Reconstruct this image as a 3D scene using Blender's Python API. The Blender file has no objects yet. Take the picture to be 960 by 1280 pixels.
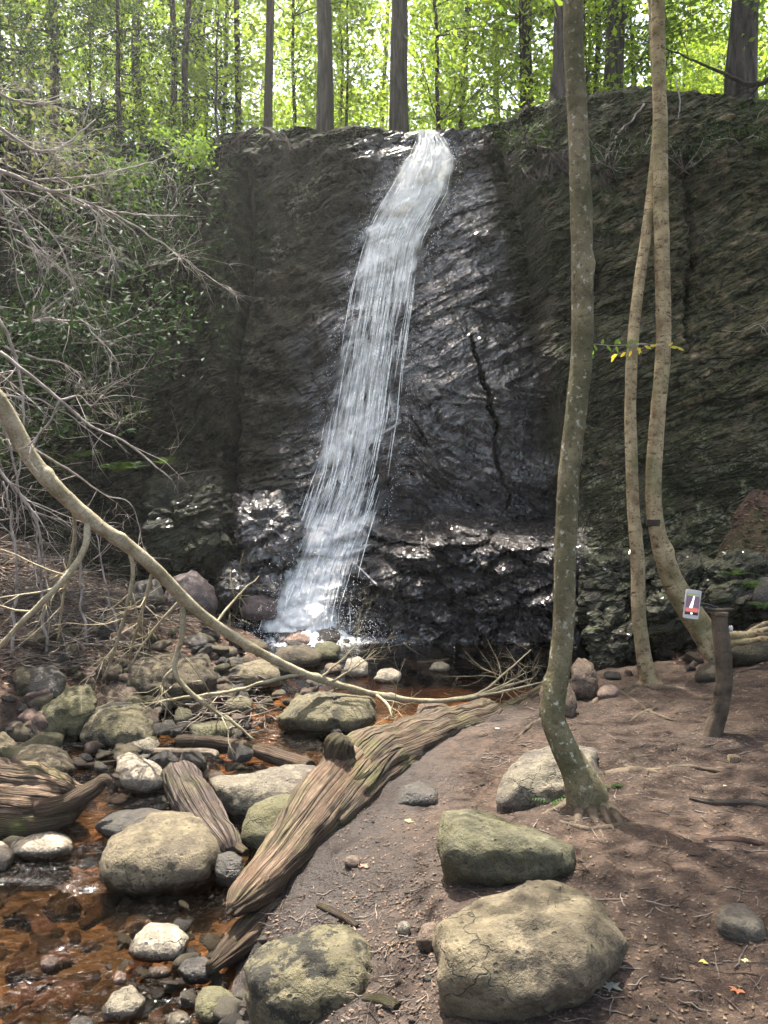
import bpy, bmesh, math, random
import numpy as np
from mathutils import Vector
R = math.radians
rng = np.random.default_rng(7)
random.seed(7)
SC = bpy.context.scene
COL = SC.collection
F = 1004.0            # focal length in pixels of a 960 x 1280 frame
H = 1.6               # eye height above the pool
HY = 600.0            # row of the horizon

def P(px, py, d):
    """point seen at (px, py) whose distance along the view is d metres"""
    return np.array([(px - 480.0) / F * d, d, H + (HY - py) / F * d])

# ------------------------------------------------------------------ noise
_perm = np.random.default_rng(3).permutation(256)
_perm = np.concatenate([_perm, _perm, _perm])
_g = np.random.default_rng(4).normal(size=(256, 3)); _g /= np.linalg.norm(_g, axis=1)[:, None]
def perlin(x, y, z):
    x, y, z = np.broadcast_arrays(np.asarray(x, float), np.asarray(y, float), np.asarray(z, float))
    xi = np.floor(x).astype(int); yi = np.floor(y).astype(int); zi = np.floor(z).astype(int)
    xf, yf, zf = x - xi, y - yi, z - zi
    xi &= 255; yi &= 255; zi &= 255
    f = lambda t: t*t*t*(t*(t*6-15)+10)
    u, v, w = f(xf), f(yf), f(zf)
    def gr(a, b, c):
        h = _perm[_perm[_perm[(xi+a) & 255] + ((yi+b) & 255)] + ((zi+c) & 255)]
        g = _g[h]
        return g[..., 0]*(xf-a) + g[..., 1]*(yf-b) + g[..., 2]*(zf-c)
    L = lambda a, b, t: a + t*(b-a)
    return 1.6*L(L(L(gr(0,0,0), gr(1,0,0), u), L(gr(0,1,0), gr(1,1,0), u), v),
             L(L(gr(0,0,1), gr(1,0,1), u), L(gr(0,1,1), gr(1,1,1), u), v), w)
def fbm(x, y, z, o=4, gain=.5, lac=2.03):
    s = 0; a = 1.
    for i in range(o):
        s = s + a*perlin(x, y, z); a *= gain
        x = x*lac + 11.3; y = y*lac + 5.7; z = z*lac + 3.1
    return s
def ridged(x, y, z, o=4):
    s = 0; a = 1.
    for i in range(o):
        s = s + a*(1 - 2*np.abs(perlin(x, y, z))); a *= .5
        x = x*2.07 + 1.3; y = y*2.07 + 7.7; z = z*2.07 + 3.1
    return s
def sstep(a, b, x):
    t = np.clip((np.asarray(x, float)-a)/(b-a), 0, 1); return t*t*(3-2*t)

# ------------------------------------------------------------------ object helpers
def mesh_data(name, verts, faces, mats=(), smooth=True, attrs=None, uv=None, midx=None):
    """faces: one (n,k) array or a list of such arrays"""
    me = bpy.data.meshes.new(name)
    verts = np.asarray(verts, np.float32)
    if isinstance(faces, np.ndarray): faces = [faces]
    faces = [np.asarray(f, np.int32) for f in faces if len(f)]
    me.vertices.add(len(verts)); me.vertices.foreach_set('co', verts.ravel())
    nl = sum(f.size for f in faces); nf = sum(len(f) for f in faces)
    me.loops.add(nl); me.loops.foreach_set('vertex_index', np.concatenate([f.ravel() for f in faces]))
    tot = np.concatenate([np.full(len(f), f.shape[1], np.int32) for f in faces])
    st = np.concatenate([[0], np.cumsum(tot)[:-1]]).astype(np.int32)
    me.polygons.add(nf); me.polygons.foreach_set('loop_start', st); me.polygons.foreach_set('loop_total', tot)
    for m in (mats if isinstance(mats, (list, tuple)) else [mats]): me.materials.append(m)
    me.polygons.foreach_set('use_smooth', np.full(nf, smooth))
    if midx is not None: me.polygons.foreach_set('material_index', np.asarray(midx, np.int32))
    me.update(calc_edges=True)
    for k, v in (attrs or {}).items():
        a = me.attributes.new(k, 'FLOAT', 'POINT'); a.data.foreach_set('value', np.asarray(v, np.float32).ravel())
    if uv is not None:
        l = me.uv_layers.new(name='UVMap'); vi = np.concatenate([f.ravel() for f in faces])
        l.data.foreach_set('uv', np.asarray(uv, np.float32)[vi].ravel())
    return me
def link(name, data, parent=None, loc=None):
    o = bpy.data.objects.new(name, data); COL.objects.link(o)
    if parent is not None: o.parent = parent
    if loc is not None: o.location = [float(c) for c in loc]
    return o
def tag(o, label=None, cat=None, group=None, kind=None):
    if label: o['label'] = label
    if cat: o['category'] = cat
    if group: o['group'] = group
    if kind: o['kind'] = kind
    return o
def thing(name, loc, label, cat, group=None):
    return tag(link(name, None, None, loc), label, cat, group)
def solid(name, v, f, mat, parent=None, origin=None, **k):
    """world-space vertices; the object's origin is put at `origin`"""
    v = np.asarray(v, float); o0 = np.zeros(3) if origin is None else np.asarray(origin, float)
    me = mesh_data(name, v - o0, f, mat, **k)
    o = link(name, me, parent)
    if parent is None: o.location = [float(c) for c in o0]
    return o
def grid_faces(nu, nv, closed=False):
    i = np.arange(nu-1)[:, None]; n = nv if closed else nv-1
    j = np.arange(n)[None, :]; j2 = (j+1) % nv
    return np.stack([i*nv+j, i*nv+j2, (i+1)*nv+j2, (i+1)*nv+j], -1).reshape(-1, 4)
class Acc:
    """collects pieces of one mesh"""
    def __init__(s): s.v = []; s.f = {}; s.n = 0; s.uv = []
    def add(s, v, f, uv=None):
        v = np.asarray(v, float)
        for a in (f if isinstance(f, list) else [f]):
            if len(a): s.f.setdefault(a.shape[1], []).append(np.asarray(a)+s.n)
        s.v.append(v); s.n += len(v)
        s.uv.append(np.zeros((len(v), 2)) if uv is None else uv)
        return s
    def get(s): return np.concatenate(s.v), [np.concatenate(a) for a in s.f.values()]
    def build(s, name, mat, parent=None, origin=None, **k):
        v, f = s.get(); return solid(name, v, f, mat, parent, origin, uv=np.concatenate(s.uv), **k)

def resample(pts, step):
    """Catmull-Rom through rows [x,y,z,r,...]"""
    p = np.asarray(pts, float)
    if len(p) == 2: p = np.array([p[0], p.mean(0), p[1]])
    q = np.vstack([2*p[0]-p[1], p, 2*p[-1]-p[-2]]); out = []
    for i in range(1, len(q)-2):
        n = max(2, int(np.linalg.norm(q[i+1][:3]-q[i][:3])/step)+1)
        t = np.linspace(0, 1, n, endpoint=False)[:, None]
        a, b, c, d = q[i-1], q[i], q[i+1], q[i+2]
        out.append(.5*((2*b)+(-a+c)*t+(2*a-5*b+4*c-d)*t**2+(-a+3*b-3*c+d)*t**3))
    out.append(p[-1:]); r = np.vstack(out); r[:, 3] = np.maximum(r[:, 3], .0004); return r
def tube(path, seg=8, disp=None, caps=True, uvs=1.0):
    """path rows [x,y,z,r]; disp(theta, s, pos) -> radial factor offset (metres)"""
    p = np.asarray(path, float); c = p[:, :3]; r = p[:, 3]
    t = np.gradient(c, axis=0); t /= np.linalg.norm(t, axis=1)[:, None]+1e-9
    n = np.zeros_like(t); ref = np.array([0, 0, 1.]) if abs(t[0][2]) < .8 else np.array([1., 0, 0])
    x = np.cross(ref, t[0]); x /= np.linalg.norm(x)
    for i in range(len(t)):
        x = x - t[i]*np.dot(x, t[i]); x /= np.linalg.norm(x)+1e-9; n[i] = x
    b = np.cross(t, n)
    th = np.linspace(0, 2*np.pi, seg, endpoint=False)
    s = np.concatenate([[0], np.cumsum(np.linalg.norm(np.diff(c, axis=0), axis=1))])
    rr = np.repeat(r[:, None], seg, 1)
    dirs = n[:, None]*np.cos(th)[None, :, None] + b[:, None]*np.sin(th)[None, :, None]
    if disp is not None: rr = rr + disp(th[None, :]+0*s[:, None], s[:, None]+0*th[None, :], c[:, None]+dirs*rr[..., None])
    v = (c[:, None] + dirs*rr[..., None]).reshape(-1, 3)
    f = [grid_faces(len(p), seg, True)]
    uv = np.stack([np.repeat(th[None]/(2*np.pi), len(p), 0), np.repeat(s[:, None]*uvs, seg, 1)], -1).reshape(-1, 2)
    if caps:
        k = len(v); v = np.vstack([v, c[0], c[-1]]); uv = np.vstack([uv, [0, 0], [0, s[-1]*uvs]])
        j = np.arange(seg); j2 = (j+1) % seg; m = (len(p)-1)*seg
        f.append(np.stack([np.full(seg, k), j2, j], -1)); f.append(np.stack([np.full(seg, k+1), m+j, m+j2], -1))
    return v, f, uv

# ------------------------------------------------------------------ node helpers
class NT:
    def __init__(s, name):
        s.m = bpy.data.materials.new(name); s.m.use_nodes = True; s.t = s.m.node_tree
        s.t.nodes.clear(); s.out = s.t.nodes.new('ShaderNodeOutputMaterial')
    def n(s, typ, **k):
        nd = s.t.nodes.new('ShaderNode'+typ)
        for a, v in k.items():
            if a not in nd.inputs and hasattr(nd, a): setattr(nd, a, v)
            else: s.set(nd, a.replace('_', ' ').title() if a not in nd.inputs else a, v)
        return nd
    def set(s, nd, key, v):
        i = nd.inputs[key]
        if isinstance(v, bpy.types.NodeSocket): s.t.links.new(v, i)
        elif isinstance(v, bpy.types.Node): s.t.links.new(v.outputs[0], i)
        else: i.default_value = v
    def pos(s): return s.n('NewGeometry').outputs['Position']
    def objc(s): return s.n('TexCoord').outputs['Object']
    def uv(s): return s.n('TexCoord').outputs['UV']
    def mapped(s, vec, scale=(1, 1, 1), rot=(0, 0, 0), loc=(0, 0, 0)):
        m = s.n('Mapping'); s.set(m, 'Vector', vec); s.set(m, 'Scale', scale); s.set(m, 'Rotation', rot); s.set(m, 'Location', loc); return m.outputs[0]
    def noise(s, vec, scale=5, detail=4, rough=.55, dist=0, out='Fac'):
        n = s.n('TexNoise'); s.set(n, 'Vector', vec); s.set(n, 'Scale', scale); s.set(n, 'Detail', detail); s.set(n, 'Roughness', rough); s.set(n, 'Distortion', dist); return n.outputs[out]
    def voro(s, vec, scale=5, feature='F1', out='Distance', rand=1):
        n = s.n('TexVoronoi', feature=feature); s.set(n, 'Vector', vec); s.set(n, 'Scale', scale); s.set(n, 'Randomness', rand); return n.outputs[out]
    def ramp(s, fac, stops, interp='LINEAR'):
        n = s.n('ValToRGB'); s.set(n, 'Fac', fac); e = n.color_ramp.elements; n.color_ramp.interpolation = interp
        for i, (p, c) in enumerate(stops):
            el = e[i] if i < 2 else e.new(p)
            el.position = p; el.color = (c, c, c, 1) if isinstance(c, (int, float)) else (*c, 1)
        return n.outputs[0]
    def mix(s, fac, a, b, bt='MIX'):
        n = s.n('MixRGB', blend_type=bt); s.set(n, 'Fac', fac)
        for k, v in (('Color1', a), ('Color2', b)): s.set(n, k, (*v, 1) if isinstance(v, tuple) and len(v) == 3 else v)
        return n.outputs[0]
    def math(s, op, a, b=0., clamp=False):
        n = s.n('Math', operation=op); n.use_clamp = clamp; s.set(n, 0, a); s.set(n, 1, b); return n.outputs[0]
    def attr(s, name): return s.n('Attribute', attribute_name=name).outputs['Fac']
    def rand(s): return s.n('ObjectInfo').outputs['Random']
    def bump(s, h, strength=.5, dist=.02, normal=None):
        n = s.n('Bump'); s.set(n, 'Height', h); s.set(n, 'Strength', strength); s.set(n, 'Distance', dist)
        if normal is not None: s.set(n, 'Normal', normal)
        return n.outputs[0]
    def bsdf(s, col, rough=.8, normal=None, spec=.5, **k):
        n = s.n('BsdfPrincipled'); s.set(n, 'Base Color', (*col, 1) if isinstance(col, tuple) else col); s.set(n, 'Roughness', rough)
        s.set(n, 'Specular IOR Level', spec)
        if normal is not None: s.set(n, 'Normal', normal)
        for a, v in k.items(): s.set(n, a.replace('_', ' '), v)
        return n.outputs[0]
    def done(s, sh):
        s.t.links.new(sh, s.out.inputs[0]); return s.m
# ------------------------------------------------------------------ lay of the land
def itp(x, a, b): return np.interp(x, a, b)
def zwater(y): return itp(y, [0, 2.6, 3.4, 4.2, 4.9, 5.6, 6.1, 20], [-.24, -.22, -.2, -.13, -.09, -.03, 0, 0])
_by = [0, 2.0, 2.94, 3.41, 4.28, 4.74, 5.26, 5.95, 6.43, 6.75, 7.2, 9, 12]
_bx = [-.75, -.72, -.64, -.61, -.34, -.05, .42, .95, 1.54, 2.35, 2.5, 2.6, 2.6]
_ly = [0, 2, 4, 5, 5.6, 6.2, 7, 7.8, 8.5, 12]
_lx = [-3.7, -3.5, -3.2, -2.6, -1.7, -.95, -.75, -1.0, -1.4, -1.6]
def ground_z(x, y):
    x = np.asarray(x, float); y = np.asarray(y, float)
    w = .10*perlin(x*1.3, y*1.3, 3.3)+.05*perlin(x*4, y*4, 1.1)
    sr = x - itp(y, _by, _bx) + w
    sl = itp(y, _ly, _lx) - x + w
    bed = zwater(y) - .07 - .05*sstep(4.5, 3, y) - .28*sstep(5.9, 7.4, y)
    pr = np.maximum(sr, 0); pl = np.maximum(sl, 0)
    landr = .055 + .125*np.minimum(pr, 4) + .06*perlin(x*.9, y*.9, 8)*sstep(.3, 1.2, pr) + 1.05*sstep(2.3, 3.6, x)*sstep(6.0, 7.6, y)*(1+.25*perlin(x*1.3, y*1.3, 5)) + .12*sstep(2.2, 3.6, x)*sstep(4.6, 6, y) + .25*np.maximum(pr-4, 0)
    landr = landr - .13*np.exp(-((x-.60)/.33)**2-((y-3.72)/.35)**2)
    landr = landr - .22*sstep(4.2, 2.8, y)*sstep(1.0, .1, pr)
    landl = .07 + .10*pl + .13*np.minimum(pl, 6)**1.7
    z = bed + (landr - bed)*sstep(-.12, .28, sr) + (landl - bed)*sstep(-.15, .3, sl)
    rough = .016*fbm(x*5, y*5, 2, 4) + .006*fbm(x*22, y*22, 5, 3) + .05*ridged(x*1.7, y*1.7, 9, 3)*sstep(0, .5, sl)*.6
    far = sstep(9.5, 14, np.hypot(x, y-4))
    return z + rough*(1-far) + .25*fbm(x*.15, y*.15, 1, 3)*far
_gc = {}
def gz_fast(x, y):
    if not _gc:
        gx = np.arange(-7, 7.01, .022); gy = np.arange(1.2, 12.6, .022); X, Y = np.meshgrid(gx, gy, indexing='ij'); _gc['z'] = ground_z(X, Y)
    Z = _gc['z']; i = np.clip((np.asarray(x)+7)/.022, 0, Z.shape[0]-1.001); j = np.clip((np.asarray(y)-1.2)/.022, 0, Z.shape[1]-1.001)
    i0 = i.astype(int); j0 = j.astype(int); u = i-i0; v = j-j0
    return (Z[i0, j0]*(1-u)+Z[i0+1, j0]*u)*(1-v)+(Z[i0, j0+1]*(1-u)+Z[i0+1, j0+1]*u)*v
_hd = np.linspace(1.6, 12, 1500)
def hit(px, py, water=True):
    x = (px-480)/F*_hd; z = H+(HY-py)/F*_hd
    g = gz_fast(x, _hd)
    if water: g = np.maximum(g, zwater(_hd))
    k = int(np.argmax(z <= g))
    if k == 0: k = len(_hd)-1
    return np.array([x[k], _hd[k], g[k]])

# ------------------------------------------------------------------ the cliff as y = D(x, z)
_cx = [-20, -9, -5.5, -4.2, -3.4, -3.0, -2.6, -2.1, -1.70, -1.2, 0, 1.2, 1.75, 1.92, 2.10, 2.5, 3.2, 5, 9, 20]
_cd = [4.5, 5.2, 6.6, 7.4, 8.3, 9.1, 9.2, 9.0, 8.95, 8.8, 8.65, 8.6, 8.70, 8.65, 8.05, 7.6, 7.2, 6.5, 5.0, 4.0]
_lcx = [-20, -4, -2, -1, .6, 1.7, 2.3, 4, 20]
_lc = [.25, .18, .2, .26, .30, .27, .33, .33, .25]
def cliff_xw(x, z): return x + .085*np.maximum(z-1.5, 0)*sstep(.9, 1.5, x)*sstep(3.4, 2.4, x) + .10*perlin(x*.8, 4, z*.9)
def cliff_smooth(x, z):
    xs = cliff_xw(x, z)
    base = itp(xs, _cx, _cd); lean = itp(xs, _lcx, _lc)
    y = base + lean*z
    m = sstep(-.35, .1, x)*sstep(2.15, 1.85, x)
    # undercut and the blocky ledge below it
    zl = 1.12 + .09*perlin(x*2.1, 0, 2) + .12*sstep(1.2, .6, x)*sstep(.3, .7, x)
    y = y - m*(.62*sstep(zl+.03, zl-.28, z) - .30*sstep(zl-.02, zl+.05, z)*sstep(zl+.55, zl+.12, z))
    # foot of the fall
    m2 = sstep(-1.55, -1.25, x)*sstep(.0, -.5, x)
    y = y - m2*.55*sstep(1.25, .1, z)
    # bulge of the slab right of the fall
    y = y - .28*np.exp(-((x-.9)/.8)**2-((z-2.6)/1.1)**2)
    # left recess
    y = y - .5*sstep(-2.0, -2.6, x)*sstep(1.6, .4, z)
    return y
def cliff_detail(x, z):
    a = R(27)
    wq = .25*perlin(x*.7, 1, z*.7)
    up = sstep(2.1, 2.7, z - .0*x)
    ang = np.where(x > 1.9, R(20), a*up + R(-20)*(1-up)*sstep(.2, .8, x) + R(25)*(1-up)*(1-sstep(.2, .8, x)))
    q = z*np.cos(ang) - x*np.sin(ang) + wq
    p = x*np.cos(ang) + z*np.sin(ang)
    wet = cliff_wet(x, z)
    st = fbm(p*1.1, 3, q*6.5, 4, .6)
    # stepped bedding: sharp little treads
    k = q*7 + .9*perlin(p*1.3, 5, q*2); fr = k-np.floor(k); step = sstep(0, .25, fr) - fr
    k2 = q*19 + 1.2*perlin(p*2.3, 7, q*3); fr2 = k2-np.floor(k2); step2 = sstep(0, .3, fr2) - fr2
    blk = ridged(x*1.6, 2, z*1.6, 4)
    jit = .10*fbm(x*5, 2, z*5, 3)
    amp = .35+.65*sstep(-.3, .4, fbm(x*.7, 12, z*.7, 2)); amp = amp*(1-.45*sstep(1.8, 2.1, x))*(1-.5*sstep(-1.2, -1.8, x))
    mid = sstep(-1.8, -1.5, x)*sstep(2.1, 1.8, x)
    slab1 = block_noise(p*.75+jit*.6, q*3.6+jit); slab2 = block_noise(p*2.1+jit, q*10+jit*2)
    y = -.030*st*amp - .13*(slab1-.5)*(.35+.65*amp)*(1-.65*(1-mid)) - .040*(slab2-.5)*amp - .018*step2*amp - .030*blk + .17*fbm(x*.8, 6, z*.8, 3) - .016*fbm(p*2.5, 4, q*15, 5, .6)*(1-.4*(1-mid)) - .012*fbm(x*9, 4, z*9, 3)
    y = y - .10*block_noise(x*.9+.5*perlin(x*1.1, 3, z)+z*.35, z*1.3+.5*perlin(x, 9, z)-x*.5)*(1-sstep(.0, .5, x)*sstep(1.8, 1.5, x)*.6)
    lowm = sstep(-1.5, -1.2, x)*sstep(2.1, 1.8, x)*sstep(1.35, 1.0, z)
    vor = block_noise(x*2.0 + .25*perlin(x*2, 1, z*2)+jit, z*4.2 + .3*x+jit); vor2 = block_noise(x*5.5+jit*2, z*9+jit*2)
    y = y - lowm*(.34*vor - .14 + .10*vor2 + .03*fbm(x*9, 3, z*14, 4))
    y = y - .035*ridged(x*4.5, 8, z*4.5, 4)*(1-.75*wet)
    lw = sstep(-1.7, -1.9, x)
    y = y - lw*.16*(block_noise(x*1.3+.4*perlin(x*2, 3, z*2), z*1.1+.4*perlin(x*2, 9, z*2))-.4)
    # cracks
    for (cx0, z0, cx1, z1, w, dp) in ((-1.72, 1.2, -1.74, 3.1, .05, .35), (-1.74, 3.1, -1.62, 4.0, .04, .3), (-1.62, 4.0, -1.75, 5.6, .06, .3),
                                      (1.02, 3.25, 1.12, 2.75, .014, .16), (1.12, 2.75, 1.22, 2.35, .022, .22), (1.22, 2.35, 1.28, 1.75, .014, .2), (1.28, 1.75, 1.42, 1.3, .012, .12), (3.35, 5.2, 3.1, 2.9, .04, .14), (2.25, 4.7, 2.35, 3.6, .05, .2)):
        t = np.clip((z-z0)/(z1-z0), 0, 1); xc = cx0+(cx1-cx0)*t + .05*fbm(0, 3, z*3, 3)
        inside = sstep(min(z0, z1)-.1, min(z0, z1)+.1, z)*sstep(max(z0, z1)+.1, max(z0, z1)-.1, z)
        y = y + dp*np.exp(-((x-xc)/w)**2)*inside
    return y
def block_noise(x, z):
    xi = np.floor(x).astype(int); zi = np.floor(z).astype(int); best = np.full(np.shape(x), 9.); sec = best.copy(); val = np.zeros(np.shape(x))
    for dx in (-1, 0, 1):
        for dz in (-1, 0, 1):
            cx = xi+dx; cz = zi+dz
            h = _perm[_perm[cx & 255]+(cz & 255)]; h2 = _perm[h+17]; h3 = _perm[h2+5]
            d = np.hypot(x-cx-h/255., z-cz-h2/255.)
            nb = d < best
            sec = np.where(nb, best, np.minimum(sec, d)); val = np.where(nb, h3/255., val); best = np.where(nb, d, best)
    return val*.6 + .4*sstep(0, .35, sec-best)
def cliff_wet(x, z):
    """1 where the cliff runs with water"""
    c = itp(z, [0, 1, 3, 5, 6.5], [.2, .2, .3, .55, .8])
    l = c - itp(z, [0, 1.2, 3, 6.5], [1.4, 1.3, 1.2, .6]); r = itp(z, [0, 1.2, 3, 4.5, 6.3], [1.95, 1.85, 1.7, 1.35, 1.15])
    return sstep(l-.35, l+.25, x+.25*perlin(x*2, 1, z*2))*sstep(r+.22, r-.12, x+.12*perlin(x*3, 5, z*3))
def cliff_y(x, z): return cliff_smooth(x, z) + cliff_detail(x, z)
def rim_row(px): return itp(px, [-3000, 200, 240, 300, 500, 515, 568, 590, 640, 660, 700, 740, 800, 870, 920, 960, 4000], [185, 185, 170, 166, 163, 168, 168, 160, 150, 135, 128, 118, 114, 112, 124, 130, 110])
def rim_z(x):
    x = np.asarray(x, float); z = np.full(x.shape, 6.0)
    for _ in range(12):
        y = cliff_smooth(x, z); px = 480+x/y*F
        z = H + (HY-rim_row(px))/F*y
    return np.clip(z, 5.2, 6.6)

def nonuni(a, b, step, lo, hi, grow=1.13):
    c = list(np.arange(a, b+1e-6, step)); s = step
    l = [a]; 
    while l[-1] > lo: s *= grow; l.append(l[-1]-s)
    s = step; r = [b]
    while r[-1] < hi: s *= grow; r.append(r[-1]+s)
    return np.array(l[::-1][:-1]+c+r[1:])

# materials of the setting ------------------------------------------------
def mat_ground():
    m = NT('ground_soil'); p = m.pos()
    n1 = m.noise(p, 2.2, 5, .6); n2 = m.noise(p, 14, 6, .7); n3 = m.noise(p, 60, 3, .6)
    soil = m.mix(m.ramp(n1, [(.35, 0.), (.65, 1.)]), (.038, .024, .016), (.086, .055, .037))
    soil = m.mix(m.ramp(n2, [(.35, 0.), (.6, 1.)]), (.028, .018, .013), soil)
    lit = m.noise(p, 90, 2)
    soil = m.mix(m.ramp(n3, [(.56, 0.), (.66, .7)]), soil, m.mix(m.ramp(lit, [(.2, 0.), (.8, 1.)]), (.05, .03, .02), (.24, .165, .11)))
    spk = m.ramp(m.voro(p, 30), [(.07, 1.), (.12, 0.)])
    spk = m.math('MULTIPLY', spk, m.ramp(m.noise(p, 9, 2), [(.55, 0.), (.6, 1.)]))
    soil = m.mix(spk, soil, (.26, .20, .15))
    mud = m.mix(n2, (.020, .016, .014), (.052, .040, .034))
    col = m.mix(m.attr('mud'), soil, mud)
    leaf = m.mix(m.ramp(m.noise(p, 22, 4, .7), [(.4, 0.), (.6, 1.)]), (.035, .023, .017), (.13, .08, .052))
    col = m.mix(m.attr('litter'), col, leaf)
    wp = m.mix(.12, m.mapped(p, (1, 1.7, 1)), m.n('TexNoise', Vector=p, Scale=3.).outputs['Color']); v = m.voro(wp, 11, out='Color', feature='SMOOTH_F1'); vd = m.voro(wp, 11, feature='DISTANCE_TO_EDGE')
    bed = m.mix(m.ramp(v, [(.25, 0.), (.75, 1.)]), (.05, .035, .022), (.34, .22, .12)); bed = m.mix(m.ramp(vd, [(0., .5), (.10, 0.)]), bed, (.04, .025, .016))
    bed = m.mix(m.ramp(m.noise(p, 1.7, 4, .6), [(.44, 1.), (.60, 0.)]), bed, m.mix(n2, (.018, .014, .010), (.06, .045, .03)))
    col = m.mix(m.attr('bed'), col, bed)
    col = m.mix(m.attr('mossy'), col, m.mix(n2, (.02, .035, .008), (.07, .10, .02)))
    rg = m.mix(m.attr('mud'), (.9, .9, .9), m.ramp(n1, [(.4, .22), (.62, .6)]))
    h = m.math('ADD', m.math('MULTIPLY', n2, 1.), m.math('MULTIPLY', n3, .5))
    h = m.math('ADD', h, m.math('MULTIPLY', m.attr('bed'), m.math('MULTIPLY', vd, 1.6)))
    return m.done(m.bsdf(col, rg, m.bump(m.math('ADD', h, m.math('MULTIPLY', m.noise(p, 5, 5, .65), 1.5)), 1., .035), .35))
def mat_cliff():
    m = NT('cliff_rock'); p = m.pos(); wet = m.attr('wet')
    pw = m.n('VectorMath', operation='ADD'); m.t.links.new(p, pw.inputs[0]); m.t.links.new(m.mix(1., m.n('TexNoise', Vector=p, Scale=.8, Detail=0.).outputs['Color'], (.25, .25, .25), 'MULTIPLY'), pw.inputs[1]); pq = pw.outputs[0]
    rise = m.mapped(pq, (1, 1, 1), (0, R(27), 0)); fall = m.mapped(pq, (1, 1, 1), (0, R(-20), 0))
    vec = m.mix(m.attr('dipdown'), rise, fall)
    sv = m.mapped(vec, (.6, 1.2, 8))
    s1 = m.noise(sv, 1.6, 8, .62, .08); s2 = m.noise(m.mapped(vec, (2, 3, 26)), 1.5, 6, .65)
    n1 = m.noise(p, 1.1, 5, .6); n2 = m.noise(p, 6, 6, .65); n3 = m.noise(p, 28, 4, .6)
    dry = m.mix(m.ramp(n1, [(.38, 0.), (.62, 1.)]), (.020, .018, .012), (.078, .064, .041))
    warm = m.mix(m.attr('left'), dry, m.mix(m.ramp(n2, [(.4, 0.), (.6, 1.)]), (.008, .007, .005), (.046, .032, .022)))
    pale = m.mix(m.ramp(s1, [(.42, 0.), (.58, 1.)]), (.055, .047, .03), (.23, .18, .112))
    dry = m.mix(m.attr('pale'), warm, pale)
    dry = m.mix(m.ramp(s1, [(.30, .8), (.42, 0.)]), dry, (.02, .02, .014))
    dry = m.mix(m.math('MULTIPLY', m.attr('moss'), m.ramp(n2, [(.34, 0.), (.52, 1.)])), dry, m.mix(n3, (.012, .018, .005), (.050, .062, .018)))
    lich = m.math('MULTIPLY', m.ramp(n2, [(.52, 0.), (.58, 1.)]), m.ramp(n3, [(.45, 0.), (.55, 1.)]))
    dry = m.mix(m.ramp(m.noise(p, 2.6, 5, .7), [(.52, 0.), (.62, .55)]), dry, m.mix(n3, (.05, .045, .03), (.15, .125, .085))); dry = m.mix(m.ramp(m.noise(p, 19, 5, .75), [(.36, .85), (.46, 0.)]), dry, (.010, .010, .006))
    dry = m.mix(m.math('MULTIPLY', lich, m.math('ADD', m.attr('lichen'), .12), True), dry, (.22, .21, .15))
    wcol = m.mix(m.ramp(s2, [(.35, 0.), (.65, 1.)]), (.007, .005, .005), (.045, .031, .026))
    wcol = m.mix(m.ramp(n1, [(.52, 0.), (.68, .45)]), wcol, (.065, .04, .027))
    crk = m.ramp(m.voro(m.mapped(vec, (1.3, 1.6, 7.5)), 1.5, feature='DISTANCE_TO_EDGE'), [(.0, 1.), (.07, 0.)]); crk = m.math('MULTIPLY', crk, m.ramp(n2, [(.4, 0.), (.5, 1.)]))
    crk2 = m.ramp(m.voro(m.mapped(vec, (3.5, 4, 20)), 1.5, feature='DISTANCE_TO_EDGE'), [(.0, 1.), (.09, 0.)]); crk = m.math('MAXIMUM', crk, m.math('MULTIPLY', crk2, .5))
    col = m.mix(wet, dry, wcol); col = m.mix(m.math('MULTIPLY', crk, .8), col, (.006, .005, .004))
    rg = m.mix(wet, (.85, .85, .85), m.ramp(n2, [(.3, .14), (.7, .42)]))
    sa = m.ramp(m.noise(p, .8, 3), [(.35, .25), (.65, 1.)]); sa = m.math('MULTIPLY', sa, m.math('ADD', m.math('MULTIPLY', wet, .55), .35)); h = m.math('ADD', m.math('MULTIPLY', s1, sa), m.math('MULTIPLY', s2, m.math('MULTIPLY', sa, .5)))
    h = m.math('ADD', h, m.math('MULTIPLY', n3, .45)); h = m.math('ADD', h, m.math('MULTIPLY', m.noise(p, 75, 3, .6), .12)); h = m.math('SUBTRACT', h, m.math('MULTIPLY', crk, .55)); h = m.math('ADD', h, m.math('MULTIPLY', n2, .7))
    sh = m.bsdf(col, rg, m.bump(h, 1., .045), m.math('ADD', m.math('MULTIPLY', wet, .7), .2), Coat_Weight=m.math('MULTIPLY', wet, 1.), Coat_Roughness=.16, Coat_IOR=1.6)
    return m.done(sh)
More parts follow.
